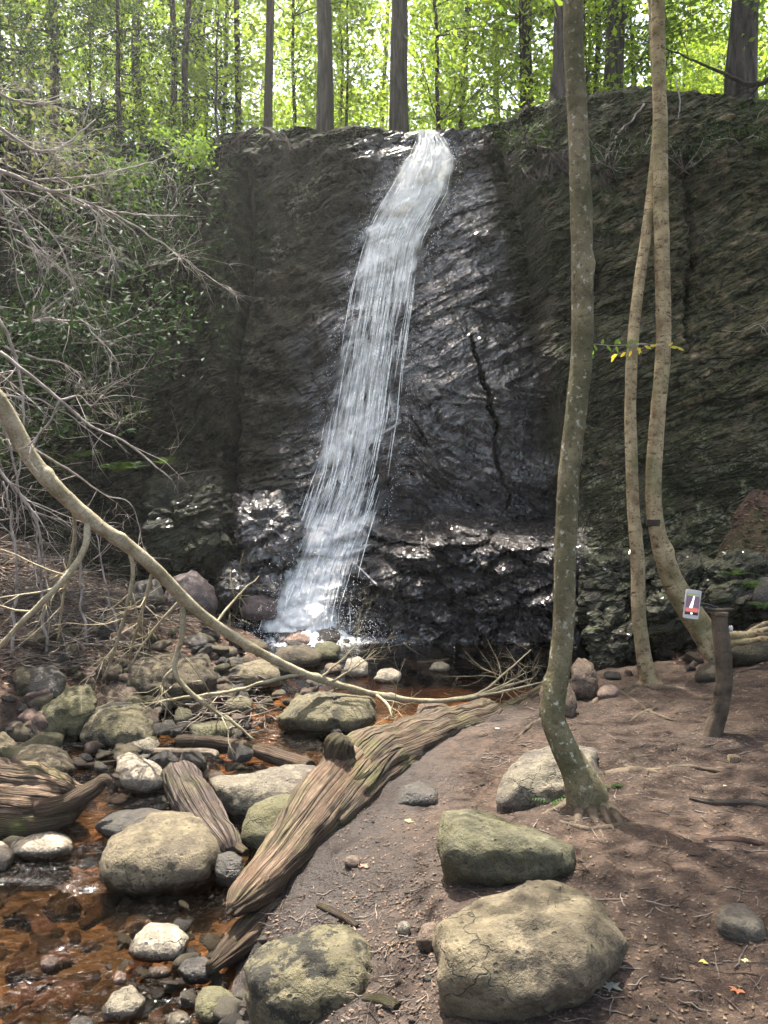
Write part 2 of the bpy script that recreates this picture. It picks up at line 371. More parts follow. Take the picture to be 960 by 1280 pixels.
def mat_water():
    m = NT('tannin_water'); p = m.pos()
    a = m.noise(m.mapped(p, (1, .45, 1)), 9, 3, .55, .6); b = m.noise(p, 34, 3, .6, .8)
    h = m.math('ADD', m.math('MULTIPLY', a, m.math('ADD', m.attr('rapid'), .35)), m.math('MULTIPLY', b, m.math('ADD', m.math('MULTIPLY', m.attr('rapid'), .5), .05)))
    nrm = m.bump(h, .9, .035)
    fr = m.n('Fresnel'); m.set(fr, 'IOR', 1.33); m.set(fr, 'Normal', nrm)
    tr = m.n('BsdfTransparent'); m.set(tr, 'Color', m.mix(m.attr('deep'), (.86, .66, .46), (.46, .31, .22)))
    gl = m.n('BsdfGlossy'); m.set(gl, 'Roughness', .05); m.set(gl, 'Normal', nrm); m.set(gl, 'Color', (1, 1, 1, 1))
    mx = m.n('MixShader'); m.set(mx, 0, m.math('MULTIPLY', fr.outputs[0], 1.15, True)); m.set(mx, 1, tr); m.set(mx, 2, gl)
    fo = m.n('BsdfDiffuse'); m.set(fo, 'Color', (.8, .82, .86, 1))
    fm = m.math('MULTIPLY', m.attr('foam'), m.ramp(m.noise(p, 22, 5, .7), [(.42, 0.), (.6, 1.)]))
    m2 = m.n('MixShader'); m.set(m2, 0, fm); m.set(m2, 1, mx); m.set(m2, 2, fo)
    return m.done(m2.outputs[0])

def build_setting():
    # ground: one sheet to the horizon
    xs = nonuni(-4.2, 4.2, .022, -110, 110, 1.16); ys = nonuni(1.4, 9.2, .022, -60, 110, 1.16)
    X, Y = np.meshgrid(xs, ys, indexing='ij')
    Z = ground_z(X, Y)
    Z = np.where(Y > 12, np.minimum(Z, 2.0), Z); Z = np.where(np.abs(X) > 9, np.minimum(Z, 2.5), Z)
    sr = X-itp(Y, _by, _bx); sl = itp(Y, _ly, _lx)-X
    zw = zwater(Y)
    bed = sstep(zw+.015, zw-.03, Z)*sstep(12, 10, Y)
    mud = sstep(1.05, .3, sr+.25*perlin(X*1.5, Y*1.5, 0))*sstep(-.4, 0, sr)*sstep(5.6, 4.6, Y)*.95
    litter = sstep(-.05, .4, sl)*.95
    litter = np.maximum(litter, sstep(.15, .6, fbm(X*.9, Y*.9, 4, 3))*sstep(0, .5, sr)*.5)
    litter = np.maximum(litter, sstep(2.0, 2.6, X)*sstep(5.4, 6.2, Y))
    mossy = sstep(.2, .5, fbm(X*2, Y*2, 14, 3))*sstep(2.1, 2.7, X)*sstep(5.2, 6.0, Y)*.35
    v = np.stack([X, Y, Z], -1).reshape(-1, 3)
    g = solid('ground', v, grid_faces(len(xs), len(ys))[:, ::-1], mat_ground(), attrs=dict(bed=bed, mud=mud, litter=litter, mossy=mossy))
    tag(g, kind='structure')
    # water sheet
    xs = nonuni(-4.0, 2.9, .03, -9, 3.2, 1.2); ys = nonuni(1.5, 9.4, .03, -6, 9.8, 1.2)
    X, Y = np.meshgrid(xs, ys, indexing='ij')
    rap = sstep(5.9, 5.4, Y)*sstep(3.6, 4.1, Y)*.9 + .12*sstep(3.6, 3.0, Y) + .5*sstep(.05, .45, perlin(X*2.6, Y*3.4, 6))*sstep(5, 4, Y) + .1
    foam = sstep(.55, .15, np.hypot((X+.68)/1.35, (Y-8.25)/.9))*1.2
    foam = np.maximum(foam, .8*sstep(.25, 0, np.abs(Y-8.05))*sstep(1.2, .2, X)*sstep(-1.3, -.9, X)*.6)
    deep = sstep(5.8, 7.0, Y)*.9 + .12
    Z = zwater(Y) + .006*fbm(X*4, Y*3, 3, 3)*(1+2*rap) + .02*np.clip(foam, 0, 1)*fbm(X*14, Y*14, 2, 3)
    w = solid('stream_water', np.stack([X, Y, Z], -1).reshape(-1, 3), grid_faces(len(xs), len(ys))[:, ::-1], mat_water(), attrs=dict(rapid=rap, foam=np.clip(foam, 0, 1), deep=deep))
    tag(w, kind='structure')
    # cliff
    xs = nonuni(-4.4, 4.4, .016, -19.9, 19.9, 1.15)
    zt = rim_z(xs) + .05*fbm(xs*1.5, 0, 3, 3)
    n = 420; t = np.linspace(0, 1, n)
    X = np.repeat(xs[:, None], n, 1); Z = -.6 + (zt[:, None]+.6)*t[None]
    Y = cliff_y(X, Z)
    # back over the rim
    m = 46; b = np.linspace(0, 1, m+1)[1:]**1.5
    yt = Y[:, -1]; back = 3.4
    lump = .16*fbm(xs[:, None]*1.1, b[None]*back*1.1, 6, 4)*sstep(0, .12, b)[None] + .05*ridged(xs[:, None]*5, b[None]*back*5, 1, 3)*sstep(0, .05, b)[None]
    wetlip = (sstep(.2, .36, xs)*sstep(1.0, .85, xs))[:, None]
    hump = .22*sstep(1.0, 2.3, xs)[:, None]*np.sin(np.pi*np.clip(b[None]*1.6, 0, 1))
    X2 = np.repeat(xs[:, None], m, 1); Y2 = yt[:, None] + b[None]*back
    Z2 = zt[:, None] + (lump+hump)*(1-wetlip) + .04*b[None] - .5*sstep(.6, 1, b)[None]
    # soft rounding of the lip
    rd = sstep(.93, 1, t)[None]*.10*(1-wetlip); Y = Y + rd
    Xa, Ya, Za = np.hstack([X, X2]), np.hstack([Y, Y2+.10*(1-wetlip)]), np.hstack([Z, Z2])
    nn = n+m
    wet = cliff_wet(Xa, Za)*np.hstack([np.ones_like(X), np.repeat(wetlip, m, 1)])
    lowm = sstep(-2.3, -1.9, Xa)*sstep(2.2, 1.8, Xa)*sstep(1.7, 1.2, Za); wet = np.maximum(wet, lowm)
    top = np.hstack([sstep(.95, 1, t)[None]*np.ones_like(X), np.ones_like(X2)])
    right = sstep(1.75, 2.1, Xa)
    moss = np.clip(.25 + .5*right + .6*top + .6*sstep(.1, .5, fbm(Xa*.8, 3, Za*.5, 3)) + .6*np.exp(-((Xa+1.85)/.22)**2)*sstep(2.6, 3.4, Za), 0, 1)
    pale = np.clip(right*sstep(2.35, 2.9, Xa+.4*perlin(Xa, 2, Za))*sstep(1.6, 2.8, Za)*1.0 + .35*right*sstep(.0, .4, fbm(Xa*1.2, 5, Za*1.2, 3)), 0, 1)
    lich = np.clip(.9*np.exp(-((Xa+1.25-(Za-4.5)*.45)/.25)**2)*sstep(3.6, 4.0, Za)*sstep(5.6, 5.2, Za) + .5*right*sstep(2.5, 1.5, Za) + .7*np.exp(-((Xa+1.55)/.25)**2-((Za-2.8)/.5)**2), 0, 1)
    left = sstep(-.9, -1.5, Xa)
    dn = (1-sstep(2.1, 2.7, Za))*sstep(.2, .8, Xa)*(1-right)
    c = solid('cliff', np.stack([Xa, Ya, Za], -1).reshape(-1, 3), grid_faces(len(xs), nn), mat_cliff(), smooth=False, attrs=dict(wet=wet, moss=moss, pale=pale, lichen=lich, left=left, dipdown=dn))
    tag(c, kind='structure')
    # forest floor above the cliff
    xs = nonuni(-12, 12, .4, -100, 100, 1.2); k = 60
    yb = cliff_smooth(xs, 5.8)+.1+2.0
    s = np.concatenate([np.linspace(0, 30, 50), [36, 44, 55, 70, 85, 100]])
    X = np.repeat(xs[:, None], len(s), 1); Y = yb[:, None]+s[None]
    Z = rim_z(xs)[:, None]*0 + 5.75 + .2*fbm(X*.4, Y*.4, 2, 3) + .03*s[None]*sstep(0, 10, s)[None]
    Z[:, 0] -= .5
    m = NT('forest_soil'); p = m.pos()
    sh = m.bsdf(m.mix(m.ramp(m.noise(p, 3, 6, .7), [(.4, 0.), (.6, 1.)]), (.06, .04, .022), (.10, .14, .03)), .95, m.bump(m.noise(p, 12, 4), .8, .05), .2)
    f = solid('forest_floor', np.stack([X, Y, Z], -1).reshape(-1, 3), grid_faces(len(xs), len(s))[:, ::-1], m.done(sh))
    tag(f, kind='structure')
_mc = {}
def cached(fn):
    def w(*a):
        k = (fn.__name__,)+a
        if k not in _mc: _mc[k] = fn(*a)
        return _mc[k]
    return w
@cached
def mat_stone(base, dark, green, blotch, wet):
    """base / dark rock colours, amount of green film, amount of black lichen, wetness"""
    m = NT('stone'); p = m.n('TexCoord').outputs['Object']; r = m.rand()
    p = m.n('VectorMath', operation='ADD'); m.t.links.new(m.n('TexCoord').outputs['Object'], p.inputs[0])
    cx = m.n('CombineXYZ'); m.set(cx, 0, m.math('MULTIPLY', r, 37.)); m.set(cx, 1, m.math('MULTIPLY', r, 91.)); m.t.links.new(cx.outputs[0], p.inputs[1]); p = p.outputs[0]
    n1 = m.noise(p, 4, 6, .6); n2 = m.noise(p, 17, 6, .7); n3 = m.noise(p, 70, 4, .7)
    col = m.mix(m.ramp(n1, [(.35, 0.), (.62, 1.)]), dark, base)
    col = m.mix(m.ramp(n3, [(.35, .65), (.62, 0.)]), col, m.mix(1., col, (.42, .38, .33), 'MULTIPLY'))
    col = m.mix(m.math('MULTIPLY', m.ramp(n2, [(.5, 0.), (.62, 1.)]), .45), col, m.mix(1., base, (1.75, 1.72, 1.65), 'MULTIPLY'))
    up = m.n('SeparateXYZ'); m.set(up, 0, m.n('NewGeometry').outputs['Normal'])
    film = m.math('MULTIPLY', m.ramp(m.math('ADD', n1, m.math('MULTIPLY', n2, .35)), [(.52, 0.), (.74, 1.)]), green, True)
    col = m.mix(film, col, m.mix(n2, (.038, .037, .013), (.12, .105, .045)))
    bl = m.math('MULTIPLY', m.ramp(m.noise(p, 9, 7, .75), [(.5, 0.), (.54, 1.)]), blotch)
    bl = m.math('MULTIPLY', bl, m.ramp(m.noise(p, 2.6, 2), [(.42, 0.), (.52, 1.)]))
    col = m.mix(bl, col, (.022, .02, .014))
    # tide line: stone at the water is darker and slick
    z = m.n('SeparateXYZ'); m.set(z, 0, m.pos()); yy = z.outputs[1]
    wl = m.n('MapRange'); m.set(wl, 'Value', yy); 
    for k, v in (('From Min', 2.9), ('From Max', 5.9), ('To Min', -.19), ('To Max', .0)): m.set(wl, k, v)
    ab = m.math('SUBTRACT', z.outputs[2], wl.outputs[0]); ab = m.math('ADD', ab, m.math('MULTIPLY', m.math('SUBTRACT', n2, .5), .06))
    damp = m.math('MULTIPLY', m.ramp(ab, [(.004, 1.), (.03, 0.)]), m.attr('stream'))
    damp = m.math('MAXIMUM', damp, wet)
    col = m.mix(m.math('MULTIPLY', damp, .62), col, m.mix(1., col, (.16, .12, .09), 'MULTIPLY'))
    ck = m.n('VectorMath', operation='ADD'); m.t.links.new(p, ck.inputs[0]); m.t.links.new(m.mix(1., m.n('TexNoise', Vector=p, Scale=6., Detail=4.).outputs['Color'], (.25, .25, .25), 'MULTIPLY'), ck.inputs[1])
    ck = m.ramp(m.voro(m.mapped(ck.outputs[0], (1, 1, 1.8)), 4.5, feature='DISTANCE_TO_EDGE'), [(0., 1.), (.018, 0.)]); ck = m.math('MULTIPLY', ck, m.ramp(n1, [(.5, 0.), (.58, .8)]))
    pit = m.math('MULTIPLY', m.ramp(m.voro(p, 26), [(.10, 1.), (.22, 0.)]), m.ramp(n2, [(.45, 0.), (.55, 1.)]))
    col = m.mix(m.math('MAXIMUM', m.math('MULTIPLY', ck, .8), m.math('MULTIPLY', pit, .6)), col, (.03, .026, .018))
    h = m.math('ADD', m.math('MULTIPLY', n2, 1.), m.math('MULTIPLY', n3, .6))
    h = m.math('SUBTRACT', h, m.math('MULTIPLY', m.math('MAXIMUM', ck, pit), .5))
    h = m.math('ADD', h, m.math('MULTIPLY', m.ramp(m.voro(p, 38), [(.05, 0.), (.25, 1.)]), .12))
    return m.done(m.bsdf(col, m.mix(damp, (.88, .88, .88), (.22, .22, .22)), m.bump(h, .95, .022), .4))
@cached
def mat_wood(light, dark, moss, scale):
    """weathered grain running along V of the UV map"""
    m = NT('weathered_wood'); u = m.uv(); p = m.pos()
    g = m.noise(m.mapped(u, (7*scale, .45, 1)), 3, 8, .6, .05); g2 = m.noise(m.mapped(u, (30*scale, .7, 1)), 3, 5, .6, .0)
    fi = m.voro(m.mapped(u, (16*scale, .55, 1)), 2., feature='DISTANCE_TO_EDGE'); fi = m.math('MULTIPLY', m.ramp(fi, [(0., 1.), (.07, 0.)]), m.ramp(g, [(.42, 0.), (.52, 1.)]))
    n = m.noise(p, 7, 5, .6); n2 = m.noise(p, 40, 4, .6)
    col = m.mix(m.ramp(g, [(.34, 0.), (.6, 1.)]), dark, light)
    g3 = m.noise(m.mapped(u, (80*scale, 3., 1)), 3, 3, .6, .2)
    col = m.mix(m.ramp(g2, [(.40, .85), (.52, 0.)]), col, m.mix(1., dark, (.45, .4, .35), 'MULTIPLY'))
    col = m.mix(m.ramp(n, [(.52, 0.), (.66, .55)]), col, m.mix(1., light, (.6, .45, .34), 'MULTIPLY'))
    col = m.mix(m.math('MULTIPLY', m.ramp(m.noise(p, 5, 5, .7), [(.5, 0.), (.62, 1.)]), moss), col, m.mix(n2, (.04, .055, .012), (.14, .15, .04)))
    col = m.mix(m.math('MULTIPLY', fi, .7), col, (.02, .014, .009))
    col = m.mix(m.math('MULTIPLY', m.ramp(m.noise(p, 3.5, 6, .7), [(.50, 0.), (.60, 1.)]), .6), col, m.mix(n2, (.03, .022, .015), (.10, .075, .052)))
    h = m.math('SUBTRACT', m.math('ADD', g, m.math('MULTIPLY', g2, 1.)), fi); h = m.math('ADD', h, m.math('MULTIPLY', g3, .5)); h = m.math('ADD', h, m.math('MULTIPLY', n2, .25))
    return m.done(m.bsdf(col, .85, m.bump(h, 1., .022), .3))
@cached
def mat_bark(kind):
    m = NT('bark_'+kind); u = m.uv(); p = m.pos()
    n = m.noise(p, 8, 5, .6); n2 = m.noise(p, 45, 5, .65); n4 = m.noise(p, 2.2, 3)
    if kind == 'mottled':       # smooth olive bark with pale lichen dots
        col = m.mix(m.ramp(n, [(.36, 0.), (.62, 1.)]), (.085, .072, .036), (.21, .175, .10))
        col = m.mix(m.ramp(n4, [(.45, 0.), (.6, .6)]), col, (.06, .062, .025))
        d = m.math('MULTIPLY', m.ramp(m.noise(p, 38, 3, .55), [(.60, 0.), (.66, 1.)]), m.ramp(n, [(.42, .3), (.55, 1.)]))
        col = m.mix(m.math('MULTIPLY', d, .8), col, (.42, .42, .34))
        col = m.mix(m.math('MULTIPLY', m.ramp(n2, [(.36, 1.), (.46, 0.)]), .6), col, (.04, .034, .018))
        h = m.math('ADD', n2, m.math('MULTIPLY', n, .8)); bs = .012
    elif kind == 'birch':
        col = m.mix(m.ramp(n, [(.36, 0.), (.62, 1.)]), (.20, .145, .075), (.44, .345, .20))
        b = m.noise(m.mapped(u, (1.5, 9, 1)), 2.2, 5, .7, .3)
        col = m.mix(m.ramp(b, [(.36, 1.), (.46, 0.)]), col, (.085, .055, .03))
        s = m.noise(m.mapped(u, (4, 24, 1)), 2., 3, .6)
        col = m.mix(m.ramp(s, [(.58, 0.), (.64, .8)]), col, (.08, .055, .035))
        s3 = m.noise(m.mapped(u, (3, 9, 1)), 3., 4, .7)
        col = m.mix(m.ramp(s3, [(.60, 0.), (.66, .9)]), col, (.10, .06, .03))
        col = m.mix(m.ramp(n4, [(.5, 0.), (.62, .5)]), col, (.14, .14, .06))
        h = m.math('ADD', b, m.math('MULTIPLY', n2, .6)); bs = .008
    elif kind == 'pale':
        col = m.mix(m.ramp(n, [(.36, 0.), (.6, 1.)]), (.17, .14, .08), (.36, .31, .21))
        d = m.math('MULTIPLY', m.ramp(m.noise(m.mapped(u, (3, 14, 1)), 4, 5, .7), [(.5, 0.), (.6, 1.)]), .55)
        col = m.mix(d, col, (.14, .125, .055))
        col = m.mix(m.ramp(m.voro(p, 50), [(.1, .5), (.2, 0.)]), col, (.6, .57, .45))
        h = m.math('ADD', n2, n); bs = .01
    elif kind == 'barksmooth':
        col = m.mix(m.ramp(n, [(.36, 0.), (.6, 1.)]), (.04, .031, .02), (.12, .09, .06)); h = m.math('ADD', n2, n); bs = .012
    elif kind == 'twig':
        col = m.mix(m.ramp(n, [(.36, 0.), (.6, 1.)]), (.055, .042, .034), (.21, .17, .14)); h = n2; bs = .006
    elif kind == 'grey':
        col = m.mix(m.ramp(n, [(.36, 0.), (.6, 1.)]), (.14, .115, .095), (.36, .32, .29)); h = n2; bs = .006
    else:                       # furrowed forest bark
        g = m.noise(m.mapped(u, (9, 1.1, 1)), 2.2, 6, .65, .4)
        col = m.mix(m.ramp(g, [(.36, 0.), (.62, 1.)]), (.03, .024, .019), (.115, .094, .075)) if kind == 'furrowed' else m.mix(m.ramp(g, [(.36, 0.), (.62, 1.)]), (.03, .022, .016), (.09, .07, .05))
        h = m.math('ADD', m.math('MULTIPLY', g, 2.), n2); bs = .03
    return m.done(m.bsdf(col, .85, m.bump(h, .9, bs), .25))
@cached
def mat_leaf(a, b, trans):
    m = NT('leaf'); p = m.pos(); 
    gi = m.n('NewGeometry').outputs['Random Per Island']
    c = m.mix(m.math('ADD', m.math('MULTIPLY', gi, .6), m.math('MULTIPLY', m.noise(p, .9, 2), .5), True), a, b)
    df = m.bsdf(c, .6, None, .12)
    tl = m.n('BsdfTranslucent'); m.set(tl, 'Color', m.mix(1., c, (1.5, 1.55, .7), 'MULTIPLY'))
    mx = m.n('MixShader'); m.set(mx, 0, trans); m.set(mx, 1, df); m.set(mx, 2, tl)
    return m.done(mx.outputs[0])
@cached
def mat_plain(col, rough=.7, metal=0.):
    m = NT('plain'); n = m.noise(m.objc(), 60, 3, .6)
    return m.done(m.bsdf(m.mix(n, tuple(c*.8 for c in col), col), rough, m.bump(n, .2, .002), .5, Metallic=metal))
@cached
def mat_dry(a, b):
    m = NT('dry_leaf'); gi = m.n('NewGeometry').outputs['Random Per Island']
    return m.done(m.bsdf(m.mix(gi, a, b), .8, None, .3))
_ico = {}
def ico(n):
    if n not in _ico:
        bm = bmesh.new(); bmesh.ops.create_icosphere(bm, subdivisions=n, radius=1)
        v = np.array([x.co[:] for x in bm.verts]); f = np.array([[q.index for q in x.verts] for x in bm.faces]); bm.free(); _ico[n] = (v/np.linalg.norm(v, axis=1)[:, None], f)
    return _ico[n]
def planes_of(pts):
    bm = bmesh.new()
    for p in pts: bm.verts.new(p)
    bmesh.ops.convex_hull(bm, input=bm.verts[:]); bm.normal_update()
    pl = [(np.array(f.normal), float(np.dot(f.normal, f.verts[0].co))) for f in bm.faces if f.calc_area() > 1e-7]; bm.free()
    return pl
def rock_mesh(pts, sub=4, seed=0, pw=18, rough=.035, fine=.012, crag=.035):
    pts = np.asarray(pts, float); c = (pts.min(0)+pts.max(0))/2; q = pts-c
    v, f = ico(sub); acc = np.zeros(len(v))
    seen = []
    for n, d in planes_of(q):
        if d <= 1e-4: continue
        if any(np.dot(n, a) > .995 for a in seen): continue
        seen.append(n)
        acc += np.maximum(v@n/d, 0)**pw
    r = acc**(-1./pw); s = np.ptp(q, axis=0).mean()
    w = v*r[:, None]; o = seed*13.7
    k = 2.2/s
    bl = block_noise(w[:, 0]*k*1.1+o+.4*w[:, 1]*k, w[:, 2]*k*1.3+.5*w[:, 1]*k+.3*fbm(w[:, 0]*k+o, w[:, 1]*k, w[:, 2]*k, 2))
    dn = rough*s*(fbm(w[:, 0]*k+o, w[:, 1]*k, w[:, 2]*k, 3)) + fine*s*ridged(w[:, 0]*k*3+o, w[:, 1]*k*3, w[:, 2]*k*3, 5) + crag*s*(bl-.5) + crag*.4*s*(block_noise(w[:, 0]*k*3+o+.5*w[:, 1]*k*3, w[:, 2]*k*3.4+.4*w[:, 1]*k*3)-.5) + .35*fine*s*fbm(w[:, 0]*k*11+o, w[:, 1]*k*11, w[:, 2]*k*11, 3)
    w = w + v*dn[:, None]
    return w, f, c
ST = dict(
 tan=((.185, .15, .10), (.09, .073, .05), .3, 0., 0.), green=((.15, .14, .095), (.08, .075, .045), .8, 0., 0.), grey=((.19, .165, .13), (.10, .085, .07), .3, 0., 0.),
 spotted=((.18, .155, .10), (.09, .078, .048), .6, 1., 0.), brown=((.17, .12, .09), (.08, .058, .045), .15, 0., 0.), shade=((.060, .050, .036), (.024, .021, .015), .45, 0., .15), pink=((.25, .17, .135), (.14, .10, .08), 0., 0., 0.),  # 'shade' style: rock dark and mossy in itself, like the cliff
 dark=((.10, .09, .085), (.05, .045, .04), .2, 0., .6), black=((.075, .065, .065), (.028, .024, .024), .15, 0., 1.), pale=((.36, .31, .24), (.20, .17, .13), .1, 0., 0.),
 bank=((.10, .075, .052), (.04, .032, .024), .3, 0., 0.), purple=((.20, .15, .15), (.10, .08, .08), 0., 0., .5))
rr_ = np.random.default_rng(99)
def cliff_mat_once():
    return bpy.data.materials.get('cliff_rock') or mat_cliff()
def silhouette_rock(name, label, cat, poly, style, thick=.75, sub=4, seed=1, sink=.35, group=None, stream=True, base=None, pw=34, rough=.03):
    poly = np.array(poly, float); bx = poly[poly[:, 1].argmax()]
    b = hit(bx[0], min(bx[1], 1500)) if base is None else np.array(base, float)
    y0, y1 = poly[:, 1].min(), poly[:, 1].max()
    wpx = np.ptp(poly[:, 0]); w = wpx/F*b[1]; T = thick*w
    if y0 > 620: T = min(T, max((H-b[2]-.14*w)*F/(y0-HY)-b[1], .18*w))
    A = []; cx = (poly[:, 0].min()+poly[:, 0].max())/2; cy = (y0+y1)/2
    nrm = np.array([0, -.45, .9]); lobe = rr_.normal(size=len(poly))*.10
    for k, (a_, b_) in enumerate(poly):
        t = np.clip((y1-b_)/(y1-y0), 0, 1); d = b[1]+T*t**1.25
        q = P(a_, b_, d); A.append(q)
        ia, ib = cx+(a_-cx)*(.74+lobe[k]), cy+.09*(y1-y0)+(b_-cy)*(.70+lobe[k]); t2 = np.clip((y1-ib)/(y1-y0), 0, 1)
        di = b[1]+T*t2**1.25-.20*w-.12*T; A.append(P(ia, ib, max(di, b[1]-.08*w)))
        lo = q.copy(); lo[1] += .16*w*(1-t); lo[2] = min(b[2], q[2])-sink*.35*w; lo[0] = P(cx, 0, d)[0]+(q[0]-P(cx, 0, d)[0])*.86; A.append(lo)
    A = np.array(A)
    v, f, c = rock_mesh(A, sub, seed, pw, rough, .016 if style in ('bank', 'black', 'shade') else .012, .08 if style in ('bank', 'black', 'shade') and sub > 4 else .05)
    if style in ('shade', 'black') and sub > 4:      # broken off the cliff: same rock, same breakage
        w = v+c; q = w[:, 2]*.9-w[:, 0]*.4; pp = w[:, 0]*.9+w[:, 2]*.4
        jt = .1*fbm(w[:, 0]*5, w[:, 1]*5, w[:, 2]*5, 2)
        dsp = .12*(block_noise(pp*2.2+jt+w[:, 1], q*5+jt)-.5)+.06*(block_noise(pp*5+jt+w[:, 1]*2, q*11+jt)-.5)+.02*fbm(w[:, 0]*9, w[:, 1]*9, w[:, 2]*14, 4)
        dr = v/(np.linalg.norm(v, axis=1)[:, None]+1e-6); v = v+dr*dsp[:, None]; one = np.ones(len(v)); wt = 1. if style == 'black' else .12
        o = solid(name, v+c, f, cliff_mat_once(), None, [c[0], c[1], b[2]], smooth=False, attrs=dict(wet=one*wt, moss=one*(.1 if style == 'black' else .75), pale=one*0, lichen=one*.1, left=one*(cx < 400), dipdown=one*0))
        tag(o, label, cat, group); return o
    o = solid(name, v+c, f, mat_stone(*ST[style]), None, [c[0], c[1], b[2]], attrs=dict(stream=np.full(len(v), 1. if stream else 0.)))
    tag(o, label, cat, group); return o
def box_poly(x0, y0, x1, y1, rnd):
    n = 9; a = np.linspace(0, 2*np.pi, n, endpoint=False)+rnd.uniform(0, .6); e = .75
    cx, cy = (x0+x1)/2, (y0+y1)/2
    return [(cx+(x1-x0)/2*np.sign(np.cos(t))*abs(np.cos(t))**e*rnd.uniform(.88, 1), cy+(y1-y0)/2*np.sign(np.sin(t))*abs(np.sin(t))**e*rnd.uniform(.88, 1)) for t in a]
def build_rocks():
    S = silhouette_rock
    S('boulder', 'largest tan boulder in the dirt foreground, pale top, green moss on its lower corner', 'boulder', [(536, 1162), (600, 1118), (680, 1103), (740, 1122), (786, 1180), (748, 1225), (664, 1262), (600, 1274), (545, 1240)], 'tan', .7, 5, 3, stream=False, rough=.05)
    S('boulder', 'long low boulder on the dirt before the slim trunk, pitted yellow green side', 'boulder', [(545, 1052), (551, 1016), (592, 1013), (655, 1030), (716, 1056), (721, 1085), (700, 1096), (615, 1107), (552, 1085)], 'green', .5, 5, 5, stream=False)
    S('boulder', 'grey boulder half buried right behind the foot of the slim trunk', 'boulder', [(619, 1000), (627, 975), (658, 942), (695, 928), (745, 938), (752, 975), (720, 1012), (660, 1024), (624, 1016)], 'grey', .65, 5, 7, stream=False, base=P(690, 1020, 3.62))
    S('boulder', 'squarish mossy boulder with black lichen flecks at the bottom edge by the log', 'boulder', [(306, 1207), (322, 1186), (395, 1160), (438, 1157), (470, 1198), (476, 1235), (440, 1264), (400, 1290), (335, 1295), (308, 1255)], 'spotted', .62, 5, 9, stream=False)
    S('boulder', 'big rounded boulder standing in the brown stream, sunlit pale green top', 'boulder', [(124, 1075), (140, 1045), (188, 1018), (225, 1011), (262, 1028), (281, 1058), (264, 1090), (220, 1110), (150, 1112), (126, 1100)], 'tan', .8, 5, 11)
    S('boulder', 'dark smooth stone tucked behind the big rounded stream boulder', 'rock', [(120, 1032), (140, 1014), (180, 1009), (214, 1015), (205, 1042), (140, 1052)], 'dark', .8, 4, 13)
    S('boulder', 'flat-topped grey slab in the stream next to the log knot', 'boulder', [(265, 975), (300, 967), (350, 958), (398, 957), (396, 990), (350, 1003), (300, 1023), (274, 1008)], 'grey', .55, 5, 15)
    S('boulder', 'mossy stone wedged against the upper side of the weathered log', 'rock', [(300, 1042), (310, 1010), (345, 994), (378, 990), (375, 1035), (350, 1062), (324, 1070), (304, 1060)], 'green', .8, 4, 17)
    S('boulder', 'long dark-capped boulder lying in mid stream under the bare fallen trunk', 'boulder', [(344, 897), (374, 870), (430, 865), (466, 871), (472, 898), (444, 916), (370, 912)], 'spotted', .55, 5, 19)
    S('boulder', 'small squared slab at the water edge behind the dark floating branch', 'rock', [(237, 905), (288, 900), (300, 906), (299, 922), (240, 925)], 'green', .5, 4, 21)
    S('boulder', 'dome-shaped boulder mottled with black and yellow lichen at the far stream edge', 'boulder', [(100, 920), (114, 886), (140, 877), (180, 882), (193, 905), (190, 925), (150, 936), (104, 935)], 'spotted', .8, 5, 23)
    S('boulder', 'angular boulder with flat pinkish top and mossy green front face', 'boulder', [(35, 912), (52, 878), (74, 861), (114, 854), (121, 880), (102, 918), (50, 923)], 'green', .7, 5, 25)
    S('boulder', 'brown wedge-shaped rock leaning behind the black-mottled dome boulder', 'rock', [(115, 882), (126, 853), (150, 845), (172, 850), (177, 875), (150, 886)], 'brown', .8, 4, 27)
    S('boulder', 'dark grey blocky rock at the foot of the brush heap', 'rock', [(30, 862), (34, 835), (68, 831), (83, 845), (79, 872), (40, 878)], 'dark', .8, 4, 29)
    S('boulder', 'smooth rounded brown-green boulder in the stream above the pale driftwood', 'boulder', [(10, 960), (14, 932), (45, 926), (78, 937), (97, 960), (70, 974), (18, 974)], 'tan', .8, 5, 31)
    S('boulder', 'rounded rock cut by the picture edge upstream of the driftwood', 'rock', [(-26, 940), (-20, 915), (5, 914), (24, 930), (16, 948)], 'tan', .8, 4, 33)
    S('boulder', 'low pinkish stone between the flat-topped angular boulder and the picture edge', 'rock', [(-4, 915), (5, 897), (28, 896), (40, 905), (36, 921), (8, 923)], 'pink', .8, 4, 35)
    S('boulder', 'pointed pale rock with a bright sunlit ridge in the rapids', 'rock', [(146, 970), (145, 943), (166, 941), (195, 957), (214, 972), (206, 988), (180, 993), (154, 986)], 'pale', .8, 4, 37)
    S('boulder', 'small lumpy grey stone just below the black-mottled dome boulder', 'rock', [(152, 940), (165, 922), (188, 919), (200, 928), (196, 944)], 'grey', .8, 4, 39)
    S('boulder', 'pale beige rock ringed by glinting ripples in the lower stream', 'rock', [(158, 1190), (170, 1168), (188, 1151), (225, 1157), (237, 1172), (230, 1192), (190, 1202)], 'pale', .7, 4, 41)
    S('boulder', 'wet grey stone breaking the water near the bottom edge of the stream', 'rock', [(127, 1262), (140, 1240), (165, 1231), (184, 1248), (176, 1264), (150, 1277), (130, 1277)], 'grey', .8, 4, 43)
    S('boulder', 'round reddish pebble alone in the shallow brown water', 'rock', [(49, 1204), (54, 1194), (64, 1192), (74, 1198), (73, 1208), (60, 1214)], 'pink', .9, 3, 45)
    S('boulder', 'wet dark rock touching the pointed lower end of the log', 'rock', [(222, 1212), (232, 1197), (255, 1195), (266, 1208), (262, 1226), (235, 1230)], 'dark', .8, 4, 47)
